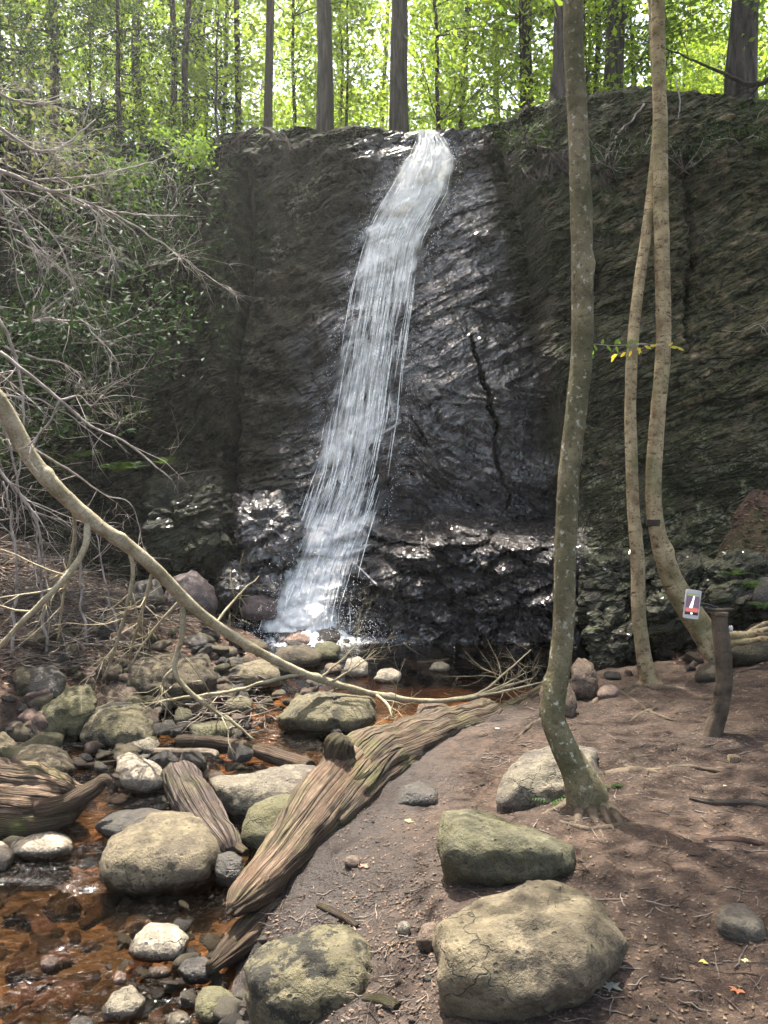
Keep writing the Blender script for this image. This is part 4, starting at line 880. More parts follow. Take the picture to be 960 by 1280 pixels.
    Z = -.03 + .13*m + .10*m*fbm(X*9, Y*9, 1, 4) + .012*fbm(X*30, Y*30, 1, 2)*m
    fm = NT('foam'); p = fm.pos(); n = fm.noise(p, 30, 5, .7)
    tr = fm.n('BsdfTransparent'); mx = fm.n('MixShader'); al = fm.math('MULTIPLY', fm.ramp(fm.math('ADD', n, fm.math('MULTIPLY', fm.attr('m'), .5)), [(.58, 0.), (.75, 1.)]), fm.ramp(fm.attr('m'), [(.05, 0.), (.3, 1.)]))
    fm.set(mx, 0, al); fm.set(mx, 1, tr); fm.set(mx, 2, fm.bsdf((.86, .89, .93), .5, fm.bump(n, .8, .02)))
    o = solid('foam', np.stack([X, Y, Z], -1).reshape(-1, 3), grid_faces(120, 100)[:, ::-1], fm.done(mx.outputs[0]), attrs=dict(m=m)); tag(o, kind='stuff')
def leaf_quads(c, size, rg, up=.35, elong=.62, quadfold=True):
    """small rhombic leaves round the points c (n,3)"""
    n = len(c)
    a = rg.normal(size=(n, 3)); a /= np.linalg.norm(a, axis=1)[:, None]
    nn = rg.normal(size=(n, 3)) + [0, 0, up*3]; nn /= np.linalg.norm(nn, axis=1)[:, None]
    a = a - nn*(a*nn).sum(1)[:, None]; a /= np.linalg.norm(a, axis=1)[:, None]
    b = np.cross(nn, a)
    s = (size*rg.uniform(.6, 1.25, size=n))[:, None]
    dz = nn*s*.12
    v = np.stack([c-a*s*.5, c+b*s*elong*.5*.8-dz, c+a*s*.5, c-b*s*elong*.5*.8-dz], 1).reshape(-1, 3)
    return v, np.arange(n*4).reshape(n, 4)
def grow(acc, start, d, length, r, depth, rg, tips=None, seg=5, bend=.25, droop=0., nkids=4, spread=.7, ratio=.55, taper=.25):
    """a twisting branch with side branches"""
    n = max(4, int(length/.12)+2) if depth > 0 else 4
    n = min(n, 14)
    p = np.array(start, float); d = np.array(d, float); d /= np.linalg.norm(d); pts = [list(p)+[r]]; dirs = [d.copy()]
    for i in range(1, n):
        d = d + rg.normal(size=3)*bend/np.sqrt(n)*1.4 + np.array([0, 0, droop/n]); d /= np.linalg.norm(d)
        p = p + d*length/(n-1); pts.append(list(p)+[r*(1-(1-taper)*i/(n-1))]); dirs.append(d.copy())
    v, f, uv = tube(np.array(pts), seg); acc.add(v, f, uv)
    if tips is not None and depth <= 1:
        for i in range(max(1, n//3), n): tips.append(np.array(pts[i][:3]))
    if depth > 0:
        for k in range(nkids):
            t = rg.uniform(.25, 1.0); i = int(t*(n-1)); q = np.array(pts[i][:3]); dd = dirs[i]
            s = rg.normal(size=3); s -= dd*np.dot(s, dd); s /= np.linalg.norm(s)
            nd = dd*(1-spread*.5)+s*spread
            grow(acc, q, nd, length*ratio*rg.uniform(.6, 1.2)*(1.15-.5*t), max(pts[i][3]*.62, .0012), depth-1, rg, tips, max(3, seg-1), bend, droop, nkids, spread, ratio, taper)
def crown_mesh(tips, per, sd, size, rg, mat, name='crown', up=.35, flat=1.):
    c = np.repeat(np.array(tips), per, 0); c = c + rg.normal(size=c.shape)*[sd, sd, sd*flat]
    v, f = leaf_quads(c, size, rg, up); return mesh_data(name, v, f, mat, smooth=False)
LEAVES = {}
def leafmats():
    LEAVES['bright'] = mat_leaf((.13, .20, .035), (.25, .32, .06), .6)
    LEAVES['mid'] = mat_leaf((.035, .065, .02), (.075, .12, .035), .4)  # darkened green: shade on the left shrubs is put into the leaf colour
    LEAVES['fresh'] = mat_leaf((.08, .14, .03), (.16, .23, .05), .55)
    LEAVES['dark'] = mat_leaf((.02, .045, .015), (.04, .07, .028), .15)  # deep evergreen tone that also paints shade onto the left shrubs
    LEAVES['grey'] = mat_leaf((.06, .07, .035), (.13, .14, .08), .4)
    LEAVES['yellow'] = mat_leaf((.55, .42, .04), (.60, .50, .10), .5)
FH = 5.7
def forest():
    rg = np.random.default_rng(31)
    # ---- prototypes
    def proto(kind, h, r, leafkey, size, first, nl, ll, per, sd, bark, depth=1, flat=.6, droop=0., lean=0., seg=10):
        A = Acc(); tips = []; pts = []
        p = np.zeros(3)
        for i, z in enumerate(np.linspace(0, h, 9)):
            pts.append([lean*z+.02*h*rg.normal()*.25*(i > 0), .02*h*rg.normal()*.25*(i > 0), z, r*(1.0-.72*z/h)+(r*.45 if i == 0 else 0)])
        path = resample(pts, .5); v, f, uv = tube(path, seg, wood_disp(r*.08, rg.uniform(0, 9))); A.add(v, f, uv)
        limbs = Acc()
        for k in range(nl):
            z = h*rg.uniform(first, .97)**.9; i = int(np.argmin(abs(path[:, 2]-z))); a = rg.uniform(0, 6.28)
            q = path[i, :3]; L = ll*(1.2-.75*z/h)*rg.uniform(.6, 1.2)
            grow(limbs, q, [math.cos(a), math.sin(a), .45 if droop == 0 else .1], L, max(path[i, 3]*.35, .008), depth, rg, tips, 4, .35, droop, 4, .8, .55)
        lv, lf = limbs.get(); A.add(lv, lf, np.concatenate(limbs.uv)); tv, tf = A.get()
        tr = mesh_data('trunk', tv, tf, mat_bark(bark), uv=np.concatenate(A.uv))
        cr = crown_mesh(tips, per, sd, size, rg, LEAVES[leafkey], flat=flat)
        return tr, cr
    big = [proto('big', 19, .20, 'bright', .15, .50, 34, 3.6, 3, .30, 'furrowed'), proto('big', 21, .22, 'fresh', .15, .55, 34, 3.8, 3, .32, 'furrowed'), proto('big', 17, .16, 'bright', .14, .45, 30, 3.0, 3, .3, 'dark')]
    can = [proto('can', 17, .17, 'fresh', .17, .30, 60, 3.6, 9, .34, 'furrowed'), proto('can', 18, .19, 'bright', .17, .26, 60, 3.8, 8, .36, 'furrowed')]
    sap = [proto('sap', 7.5, .045, 'bright', .12, .18, 30, 2.0, 5, .17, 'dark', flat=.35), proto('sap', 6.0, .035, 'bright', .11, .16, 28, 1.8, 5, .16, 'dark', flat=.35),
           proto('sap', 9.5, .06, 'fresh', .13, .2, 34, 2.2, 5, .2, 'furrowed', flat=.4), proto('sap', 4.0, .025, 'bright', .10, .12, 22, 1.4, 5, .14, 'dark', flat=.35)]
    hem = [proto('hem', 9, .08, 'dark', .09, .12, 60, 1.8, 6, .12, 'dark', flat=.3, droop=-.5), proto('hem', 6, .06, 'mid', .08, .08, 50, 1.5, 6, .11, 'dark', flat=.3, droop=-.5)]
    bare = [proto('bare', 10, .05, 'mid', .1, .5, 14, 1.0, 1, .2, 'dark'), proto('bare', 12, .07, 'mid', .12, .55, 16, 1.3, 1, .2, 'furrowed')]
    def put(pr, px, d, label, cat, group=None, s=1., lean=0., z=FH, rs=None, name='tree', rot=None):
        loc = ((px-480)/F*d, d, z+.03*max(0, d-13)*.8)
        t = thing(name, loc, label, cat, group); t.scale = (s, s, s) if rs is None else (rs*s, rs*s, s)
        t.rotation_euler = (rg.uniform(-.02, .02), lean, rg.uniform(0, 6.28) if rot is None else rot)
        link('trunk', pr[0], t); link('crown', pr[1], t); return t
    # the trunks one can pick out along the rim
    put(big[0], 403, 12.6, 'straight dark trunk rising from the rim, halfway between picture left and the fall', 'tree', rs=.62, rot=1.)
    put(big[1], 500, 13.2, 'straight dark trunk standing directly above the lip of the waterfall', 'tree', rs=.66, rot=2.)
    put(big[2], 333, 13.2, 'slender dark trunk with roots over the rim, next left of the straight dark trunk', 'tree', rs=.45, lean=.01, rot=0)
    put(can[1], 703, 11.4, 'thickest trunk on the rim, leaning behind the slim foreground trunk', 'tree', rs=1.12, lean=-.05, rot=3.)
    put(can[0], 766, 12.4, 'grey trunk on the mossy rim between the slim trunk and the birches', 'tree', rs=.9, lean=.0, rot=4.)
    put(can[1], 924, 11.6, 'leaning grey-brown trunk on the rim near the right picture edge', 'tree', rs=1.05, lean=.05, rot=5.)
    put(big[2], 660, 15, 'medium trunk just left of the thickest rim trunk', 'tree', rs=.75, rot=2.2)
    spec = [(300, 15), (475, 21), (575, 17), (612, 20), (232, 14), (180, 15), (800, 18), (842, 21), (950, 17), (20, 22)]
    for i, (px, d) in enumerate(spec):
        put(bare[i % 2], px, d, 'thin dark straight stem among the green leaves behind the rim', 'tree', 'thin stems behind the rim', s=rg.uniform(.9, 1.3), lean=rg.uniform(-.06, .06))
    k = 0
    for d0, n in ((13, 8), (15, 12), (18, 13), (22, 13), (27, 13)):
        for i in range(n):
            px = -80 + (i+rg.uniform(.1, .9))*1120/n; d = d0+rg.uniform(-1.2, 2.2)
            if d0 == 13 and 380 < px < 640: d += 2.5
            put(sap[int(rg.integers(4))], px, d, 'leafy bright green sapling in the sunlit woods above the cliff', 'tree', 'saplings above the cliff', s=rg.uniform(.8, 1.3)*(1+.02*(d0-13)), name='sapling'); k += 1
    for px, d in ((-150, 18), (60, 27), (250, 22), (420, 32), (560, 36), (700, 33), (840, 26), (990, 20), (1150, 16), (130, 36), (330, 40), (900, 38)):
        put(big[int(rg.integers(3))], px, d, 'tall leafy forest tree farther back behind the saplings', 'tree', 'tall trees farther back', s=rg.uniform(.85, 1.2))
    for i, (x, y) in enumerate(((-7.5, 3), (-8.5, -2), (8.0, -2), (7.6, 3.5))):  # out of view; added to block low sky light and darken the cliff
        t = put(can[i % 2], 480, 5, 'unseen leafy tree on the near side of the ravine, added to block sky light', 'tree', 'unseen trees added on the near side of the ravine', s=rg.uniform(.8, 1.0)); t.location = (x, y, 1.)
    # dark feathery evergreens at the upper left
    for i, (px, d, s, pr, lab) in enumerate(((70, 12.5, 1.0, 0, 'dark feathery evergreen in the upper left corner'), (150, 12.0, .75, 1, 'small feathery evergreen at the left rim beside the dark one'), (-20, 10.5, .9, 1, 'feathery evergreen cut by the left picture edge'),
                                (215, 14.5, .9, 0, 'evergreen behind the rim above the shaded left corner'), (745, 14, .8, 0, 'evergreen with flat sprays behind the grey rim trunk'))):
        put(hem[pr], px, d, lab, 'evergreen', s=s, name='evergreen_tree', z=5.2 if px < 100 else FH)
    # far woods as one mass
    n = 80000; x = rg.uniform(-44, 44, n); y = rg.uniform(36, 62, n); z = FH + rg.uniform(0, 1, n)**.8*26
    cl = fbm(x*.22, y*.22, z*.26, 3) + .5*perlin(x*.8, y*.8, z*.8); keep = cl > .08
    c = np.stack([x, y, z], -1)[keep]; v, f = leaf_quads(c, .36, rg, .2)
    o = link('far_woods', mesh_data('far_woods', v, f, LEAVES['bright'], smooth=False)); tag(o, kind='stuff')

def side_crown(root, base, d, n, L, r, leaf, size, per, rg, bark, tw=.25):
    """limbs and foliage of a foreground tree, above the picture"""
    A = Acc(); tips = []
    for k in range(n):
        t = k/n; a = rg.uniform(0, 6.28); q = np.array(base)+np.array(d)*t
        grow(A, q, [math.cos(a), math.sin(a), .5], L*(1.1-.6*t), r*(1-.6*t), 1, rg, tips, 5, .3, 0, 5, .8, .6)
    o = A.build('limb', mat_bark(bark), root)
    c = crown_mesh(tips, per, tw, size, rg, LEAVES[leaf], flat=.5); link('crown', c, root)
def slim_trees():
    rg = np.random.default_rng(51)
    def trunk(name, rows, bark, root, amp, seed, seg=28, step=.03, bumps=()):
        def dsp(th, s, pos):
            d = amp*(.6*fbm(np.cos(th)+seed, np.sin(th), s*1.5, 4)+.5*fbm(np.cos(th)*3+seed, np.sin(th)*3, s*7, 3))
            for (s0, t0, h, w) in bumps: d = d + h*np.exp(-((s-s0)/w)**2-((np.angle(np.exp(1j*(th-t0))))/.8)**2)
            return d
        v, f, uv = tube(path_px(rows, step), seg, dsp); return solid(name, v, f, mat_bark(bark), root, None, uv=uv)
    def root_part(rows, bark, root, seed, drop=.35, name='root'):
        """rows: px, py, radius, buried share; follows the ground"""
        pts = []
        for px, py, r in rows:
            g = hit(px, py, False); pts.append([g[0], g[1], g[2]-r*drop, r])
        v, f, uv = tube(resample(pts, .012), 12, lambda th, s, pos: .25*.02*fbm(pos[..., 0]*30, pos[..., 1]*30, pos[..., 2]*30+seed, 3))
        return solid(name, v, f, mat_bark(bark), root, None, uv=uv)
    # slim trunk
    b = hit(733, 1000); t = thing('slim_tree', b, 'nearest slim tree, one mottled olive trunk curving at its foot between boulders', 'tree'); d = b[1]
    trunk('trunk', [(737, 1012, d, .10), (733, 992, d+.0, .088), (722, 965, d+.02, .068), (704, 930, d+.04, .056), (692, 895, d+.06, .050), (697, 850, d+.08, .0475), (704, 790, d+.1, .046), (706, 700, d+.12, .047), (711, 600, d+.13, .046), (722, 500, d+.14, .046), (728, 430, d+.14, .0465),
                    (728, 330, d+.14, .047), (724, 200, d+.14, .0455), (717, 60, d+.14, .043), (716, 0, d+.14, .042), (712, -160, d+.15, .040), (716, -420, d+.1, .036), (730, -900, d+.1, .028), (740, -1500, d+.1, .01)], 'mottled', t, .006, 2, 32, .025, ((.55, 4., .02, .04), (1.15, 3.8, .012, .03), (2.4, 1., .012, .03)))
    for i, rows in enumerate(([(738, 978, .045), (748, 990, .036), (760, 1003, .026), (770, 1016, .018), (778, 1034, .008)], [(728, 985, .045), (716, 998, .032), (702, 1008, .022), (682, 1016, .014), (664, 1030, .005)], [(735, 990, .045), (740, 1008, .030), (744, 1024, .020), (752, 1040, .009), (756, 1056, .004)], [(730, 990, .045), (726, 1008, .03), (722, 1024, .016), (712, 1042, .005)],
                              [(742, 985, .04), (752, 1002, .026), (756, 1016, .016), (768, 1040, .005)],
                              [(738, 970, .035), (765, 966, .032), (792, 962, .024), (815, 964, .012), (830, 968, .004)], [(776, 954, .014), (795, 947, .014), (815, 944, .005)])):
        root_part(rows, 'barksmooth', t, i, .55)
    base = P(722, -500, d+.1); side_crown(t, base, P(738, -1400, d+.1)-base, 24, 2.6, .018, 'fresh', .10, 10, rg, 'mottled')
    rebase(t)
    # thin birch
    b = hit(812, 855); t = thing('birch_tree', b, 'thin pale birch stem standing at the dirt edge, crossing behind the thicker bent birch', 'tree'); d = b[1]
    trunk('trunk', [(816, 862, d, .085), (811, 846, d, .062), (804, 815, d, .050), (798, 760, d, .048), (797, 700, d, .047), (792, 640, d, .043), (789, 560, d, .040), (788, 500, d+.02, .038), (791, 430, d+.04, .038), (798, 360, d+.08, .037), (808, 290, d+.12, .036), (817, 215, d+.25, .035),
                    (822, 140, d+.4, .034), (818, 60, d+.4, .032), (812, -100, d+.4, .03), (805, -500, d+.3, .02), (800, -800, d+.2, .006)], 'birch', t, .005, 6, 24, .03, ((1.1, 2., .015, .03),))
    for i, rows in enumerate(([(806, 850, .03), (795, 858, .025), (780, 862, .018), (764, 866, .012), (748, 872, .016), (740, 880, .01)], [(815, 858, .028), (840, 860, .02), (870, 862, .012)], [(806, 856, .025), (790, 866, .02), (782, 870, .01)], [(740, 866, .02), (752, 862, .024), (770, 862, .018), (790, 874, .012), (815, 890, .014), (845, 902, .006)],
                              [(820, 885, .016), (800, 893, .014), (786, 903, .006)])):
        root_part(rows, 'barksmooth', t, i+8)
    base = P(808, -200, d+.35); side_crown(t, base, P(800, -780, d+.2)-base, 20, 2.6, .016, 'bright', .10, 9, rg, 'birch')
    rebase(t)
    # bent birch
    b = hit(890, 822); b = P(893, 812, 5.55); t = thing('birch_tree', b, 'thicker bent yellow birch whose foot sweeps right, dark ring on its bark', 'tree'); d = b[1]
    trunk('trunk', [(905, 828, d, .07), (893, 812, d, .085), (875, 782, d, .085), (857, 755, d-.02, .082), (841, 725, d-.04, .072), (828, 690, d-.06, .062), (820, 655, d-.06, .054), (817, 620, d-.06, .052), (819, 560, d-.04, .052), (824, 500, d-.02, .050), (829, 430, d, .050), (828, 340, d, .049), (826, 250, d, .049), (825, 150, d, .047), (823, 60, d, .045), (822, 0, d, .044),
                    (822, -150, d, .04), (830, -500, d, .03), (838, -900, d, .01)], 'birch', t, .006, 11, 28, .03, ((.9, 1., .02, .05),))
    ring = path_px([(818.3, 657, d-.06, .056), (818.2, 649, d-.06, .056)], .01); v, f, uv = tube(ring, 24); solid('bark_ring', v, f, mat_plain((.035, .022, .015), .8), t)
    for i, rows in enumerate(([(880, 790, .05), (893, 812, .04), (900, 826, .02)], [(868, 770, .05), (884, 812, .045), (896, 835, .02)])):
        v, f, uv = tube(path_px([(a, bb, d-.05, r) for a, bb, r in rows], .015), 12, lambda th, s, pos: .006*fbm(pos[..., 0]*20, pos[..., 1]*20, pos[..., 2]*20, 3)); solid('root', v, f, mat_bark('birch'), t, None, uv=uv)
    for rows in ([(885, 790, d, .05), (905, 793, d-.05, .035), (930, 795, d-.1, .03), (955, 789, d-.15, .025), (990, 780, d-.2, .02)], [(890, 800, d, .03), (920, 803, d-.1, .022), (960, 799, d-.2, .018), (1000, 805, d-.3, .01)], [(893, 812, d, .03), (925, 800, d-.1, .018), (945, 785, d+.1, .018), (975, 772, d+.2, .012)]):
        v, f, uv = tube(path_px(rows, .015), 12, lambda th, s, pos: .006*fbm(pos[..., 0]*20, pos[..., 1]*20, pos[..., 2]*20, 3)); solid('root', v, f, mat_bark('birch'), t, None, uv=uv)
    base = P(824, -250, d); side_crown(t, base, P(836, -850, d)-base, 20, 2.6, .018, 'bright', .10, 9, rg, 'birch')
    # sprout with green and yellow leaves
    tw = Acc()
    for rows in ([(826, 432, d-.05, .004), (800, 430, d-.2, .003), (770, 432, d-.3, .002), (742, 430, d-.35, .0012)], [(826, 436, d-.05, .003), (845, 434, d-.15, .0012)], [(800, 430, d-.2, .002), (785, 437, d-.25, .001), (768, 444, d-.3, .001)]):
        v, f, uv = tube(path_px(rows, .03), 5); tw.add(v, f, uv)
    s = tw.build('sprout', mat_bark('grey'), t)
    def blades(name, spots, mat):
        a = Acc()
        for px, py, ang, L in spots:
            c = P(px, py, d-.3); L = L/F*d; u = np.array([math.cos(ang), rg.uniform(-.3, .3), math.sin(ang)]); w = np.cross(u, [0, 1, 0])*.5+np.array([0, .35, 0])
            pts = [c+u*L*k+w*L*wd*sg for k, wd, sg in ((0, 0, 1), (.35, .42, 1), (.75, .3, 1), (1, 0, 1), (.75, .3, -1), (.35, .42, -1))]
            a.add(pts, np.array([[0, 1, 2, 3], [0, 3, 4, 5]]))
        return a.build(name, mat, s)
    blades('green_leaves', [(740, 428, .2+3.14, 9), (742, 430, 5.2, 9), (752, 431, 1.2, 8), (758, 431, 5.4, 10), (768, 431, .9, 9), (770, 432, 5., 9), (782, 430, 5.3, 8), (785, 430, .8, 8), (742, 438, 4.4, 8), (738, 441, 5.2, 8), (776, 430, 2.4, 8), (792, 430, .6, 8)], mat_leaf((.10, .20, .03), (.16, .28, .05), .5))
    blades('yellow_leaves', [(796, 434, 5.4, 9), (790, 438, 4.2, 9), (782, 440, 3.9, 9), (772, 443, 3.6, 10), (768, 444, 4.3, 9), (805, 432, 5.9, 10), (812, 433, .2, 9), (800, 434, 4.6, 9), (838, 434, 0., 10), (846, 434, 5.8, 9), (835, 433, .7, 7)], LEAVES['yellow'])
    rebase(t)
    # post: sawn bent stem
    b = hit(893, 918); d = b[1]; t = thing('stump_post', b, 'knee-high bent bare post of a sawn sapling with a flat cap, in the dirt', 'stump')
    trunk('post', [(890, 924, d, .050), (893, 908, d, .044), (900, 885, d, .040), (905, 850, d, .040), (903, 812, d, .041), (900, 785, d, .040), (899, 768, d, .039)], 'barksmooth', t, .006, 21, 28, .01, ((.25, 4., .012, .02),))
    v, f, uv = tube(path_px([(899, 769, d, .042), (899.3, 764.5, d, .042)], .005), 24); solid('sawn_top', v, f, mat_wood((.42, .33, .22), (.25, .18, .11), 0., 1.), t, None, uv=uv)
    v, f, uv = tube(np.array([list(P(880, 761, d-.02))+[.004], list(P(884, 761.5, d-.02))+[.008], list(P(900, 763, d))+[.012], list(P(915, 762, d+.01))+[.009], list(P(918, 762, d+.01))+[.003]]), 14); solid('cap', v, f, mat_wood((.30, .25, .18), (.16, .12, .09), 0., 1.), t, None, uv=uv)
    rebase(t)
    # phone on a little stand
    c = P(865.5, 755.5, d-.03); t = thing('phone', c, 'small white phone on a clip stick atop the post, its screen showing the waterfall', 'phone')
    W, Ht, th = 19.0/F*d, 35.5/F*d, .008; tilt = R(7)
    M = np.array([[math.cos(tilt), 0, math.sin(tilt)], [0, 1, 0], [-math.sin(tilt), 0, math.cos(tilt)]])
    def slab(name, cx, cz, w, h, y0, y1, mat, rad=0., parent=t, poly=None):
        if poly is None:
            q = []; rr = max(rad, 1e-5)
            for sx, sz, a0 in ((1, 1, 0), (-1, 1, 90), (-1, -1, 180), (1, -1, 270)):
                for a in np.linspace(0, 90, 4 if rad else 1): q.append((cx+sx*(w/2-rr)+rr*math.cos(R(a0+a)), cz+sz*(h/2-rr)+rr*math.sin(R(a0+a))))
        else: q = poly
        n = len(q); v = np.array([[a, y0, b2] for a, b2 in q]+[[a, y1, b2] for a, b2 in q])@M.T
        j = np.arange(n); j2 = (j+1) % n
        f = [np.stack([j, j2, j2+n, j+n], -1)]
        a = Acc(); a.add(v, f); a.v[0] = v
        me = bpy.data.meshes.new(name); me.from_pydata(v.tolist(), [], [list(map(int, x)) for x in f[0]]+[list(range(n))[::-1], list(range(n, 2*n))]); me.materials.append(mat)
        o = link(name, me, parent); return o
    wh = mat_plain((.62, .60, .58), .35); bk = mat_plain((.02, .02, .022), .4)
    slab('body', 0, 0, W, Ht, 0, th, wh, .006)
    def glow(c, s=1.0):
        m = NT('screen_light'); e = m.n('Emission'); n = m.noise(m.objc(), 220, 4, .7); m.set(e, 'Color', m.mix(n, tuple(k*.4 for k in c), tuple(min(1, k*1.5) for k in c))); m.set(e, 'Strength', s); return m.done(e.outputs[0])
    sw, sh_ = W*.88, Ht*.74
    sc = slab('screen', 0, 0, sw, sh_, -.0006, .001, glow((.05, .035, .05)))
    def pic(poly, c, dy, s=1.): slab('screen_picture', 0, 0, 0, 0, -.0006-dy, -.0003, glow(c, s), 0, sc, [(a*sw/2, b2*sh_/2) for a, b2 in poly])
    pic([(-.95, -.95), (.95, -.95), (.95, -.35), (.3, -.28), (-.4, -.4), (-.95, -.3)], (.20, .06, .05), .0003)
    pic([(-.95, .8), (.95, .8), (.95, .96), (-.95, .96)], (.08, .12, .05), .0003)
    pic([(.02, .8), (.22, .8), (.14, .3), (.10, -.1), (.02, -.34), (-.45, -.36), (-.28, .0), (-.12, .35)], (.55, .55, .65), .0006, 1.)
    pic([(-.95, -.98), (.95, -.98), (.95, -.72), (-.95, -.72)], (.01, .01, .01), .0009)
    pic([(-.12, -.92), (.12, -.92), (.16, -.85), (.12, -.78), (-.12, -.78), (-.16, -.85)], (.9, .9, .9), .0012, 1.2)
    st = Acc()
    for rows in ([(-.014, .004, 0, .005), (-.008, .004, 0, .005)],): pass
    slab('clip', 0, 0, W*1.28, .012, .004, .014, bk, .003)
    p0 = np.array([W*.5, .010, .004]); p1 = P(899, 761, d)-c
    v, f, uv = tube(resample([list(p0)+[.0045], list((p0+p1)/2+[0, 0, .006])+[.005], list(p1)+[.0045]], .01), 8); solid('stick_arm', v, f, bk, t)
    v, f, uv = tube(resample([list(p1)+[.004], list(p1+[.025, .0, -.008])+[.004], list(p1+[.05, .0, -.05])+[.0035], list(p1+[.056, 0, -.085])+[.004]], .01), 8); solid('strap', v, f, bk, t)
    v, f = ico(2); solid('tassel', v*[.012, .010, .018]+p1+[.058, 0, -.1], f, wh, t)

def dead_wood():
    rg = np.random.default_rng(77)
    t = thing('fallen_tree', P(0, 505, 4.4), 'long pale bare tree leaning from the left edge down across the stream', 'fallen tree')
    rows = [(-140, 380, 4.1, .060), (-60, 440, 4.2, .058), (0, 505, 4.35, .055), (38, 572, 4.45, .052), (75, 615, 4.5, .050), (120, 655, 4.6, .047), (170, 690, 4.7, .045), (205, 722, 4.8, .043), (240, 758, 4.9, .041), (280, 788, 5.05, .037), (330, 818, 5.2, .033), (380, 842, 5.35, .030), (420, 855, 5.45, .028), (470, 868, 5.5, .023), (530, 876, 5.5, .019), (590, 872, 5.55, .016), (640, 856, 5.7, .012), (664, 848, 5.8, .005)]
    rows = [(a_, b_, c_, r_*.86) for a_, b_, c_, r_ in rows]
    def dsp(th, s, pos): return .004*fbm(pos[..., 0]*9, pos[..., 1]*9, pos[..., 2]*9, 4)+.010*np.exp(-((np.mod(s+.2, .55)-.27)/.03)**2)*(np.cos(th+s*3) > .2)
    v, f, uv = tube(path_px(rows, .02), 28, dsp); solid('trunk', v, f, mat_bark('pale'), t, None, uv=uv)
    subs = [[(110, 648, 4.58, .020), (104, 690, 4.5, .019), (70, 735, 4.4, .018), (30, 775, 4.35, .016), (-20, 830, 4.3, .012)],
            [(90, 628, 4.55, .012), (93, 668, 4.65, .010), (80, 740, 4.7, .009), (72, 800, 4.8, .005)],
            [(160, 682, 4.68, .014), (166, 720, 4.7, .013), (150, 790, 4.7, .010), (130, 850, 4.75, .006)],
            [(192, 708, 4.75, .011), (184, 740, 4.8, .010), (170, 790, 4.85, .008), (158, 830, 4.9, .004)],
            [(228, 745, 4.88, .018), (228, 790, 4.86, .017), (218, 835, 4.83, .016), (232, 860, 4.8, .015), (262, 884, 4.8, .013), (290, 902, 4.8, .011), (318, 925, 4.8, .004)],
            [(218, 835, 4.83, .010), (204, 850, 4.8, .008), (205, 868, 4.8, .005)],
            [(225, 750, 4.87, .008), (190, 790, 4.87, .007), (160, 835, 4.85, .003)],
            [(268, 780, 5., .009), (300, 742, 5.2, .006), (324, 720, 5.4, .002)],
            [(380, 842, 5.35, .013), (340, 850, 5.2, .012), (290, 864, 5.05, .011), (230, 872, 4.9, .009), (180, 880, 4.8, .004)],
            [(470, 868, 5.5, .013), (485, 882, 5.35, .010), (490, 896, 5.2, .004)],
            [(560, 874, 5.52, .010), (600, 866, 5.6, .009), (630, 842, 5.8, .007), (664, 812, 6.1, .003)],
            [(600, 870, 5.55, .010), (640, 862, 5.5, .008), (680, 852, 5.5, .004)],
            [(590, 872, 5.55, .009), (625, 858, 5.6, .007), (655, 842, 5.8, .003)],
            [(400, 848, 5.4, .010), (430, 822, 5.45, .006), (455, 795, 5.5, .002)], [(415, 852, 5.4, .009), (450, 830, 5.4, .005), (470, 812, 5.4, .002)],
            [(0, 440, 4.25, .010), (45, 475, 4.3, .009), (75, 500, 4.35, .008), (113, 532, 4.4, .007), (160, 555, 4.5, .006), (215, 600, 4.6, .003)],
            [(75, 500, 4.35, .007), (60, 530, 4.35, .006), (35, 558, 4.4, .005)], [(75, 500, 4.35, .007), (100, 495, 4.4, .005), (113, 508, 4.4, .004), (128, 494, 4.4, .003)],
            [(30, 555, 4.42, .010), (90, 590, 4.6, .006), (130, 618, 4.8, .004), (165, 632, 4.9, .003), (180, 690, 4.9, .002)]]
    for i, r in enumerate(subs):
        a = Acc(); q = path_px(r, .03); q[:, :3] += .006*np.stack([perlin(np.arange(len(q))*.35, i, j) for j in range(3)], -1)
        v, f, uv = tube(q, 8); a.add(v, f, uv)
        n = 7
        for k in range(n):
            j = int(rg.uniform(.3, 1)*(len(q)-1)); dd = q[min(j+1, len(q)-1), :3]-q[max(j-1, 0), :3]; dd /= np.linalg.norm(dd)+1e-6
            grow(a, q[j, :3], dd*.6+rg.normal(size=3)*.5+[0, 0, -.1], rg.uniform(.15, .45), max(.0018, q[j, 3]*.4), 1, rg, None, 4, .35, -.1, 3, .8, .6)
        a.build('branch', mat_bark('pale' if i < 15 else 'grey'), t)
    rebase(t)
    # dead branches reaching out from the left
    def dead(label, mains, depth, L, seed, r0=.010, nk=6, name='dead_branch', droop=-.5, bark='grey'):
        g = np.random.default_rng(seed); a = Acc()
        for rows in mains:
            q = path_px(rows, .05); q[:, :3] += .02*np.stack([perlin(np.arange(len(q))*.4, seed, j*5.) for j in range(3)], -1); v, f, uv = tube(q, 7); a.add(v, f, uv)
            for k in range(nk):
                j = int(g.uniform(.1, 1)*(len(q)-1)); dd = q[min(j+1, len(q)-1), :3]-q[max(j-1, 0), :3]; dd /= np.linalg.norm(dd)+1e-6
                grow(a, q[j, :3], dd*.7+g.normal(size=3)*.6+[0, 0, droop*.5], L*g.uniform(.4, 1), max(.0025, q[j, 3]*.5), depth, g, None, 4, .4, droop, 5, .7, .6)
        o = a.build(name, mat_bark(bark), None, P(*mains[0][0][:3])); tag(o, label, 'dead branch'); return o
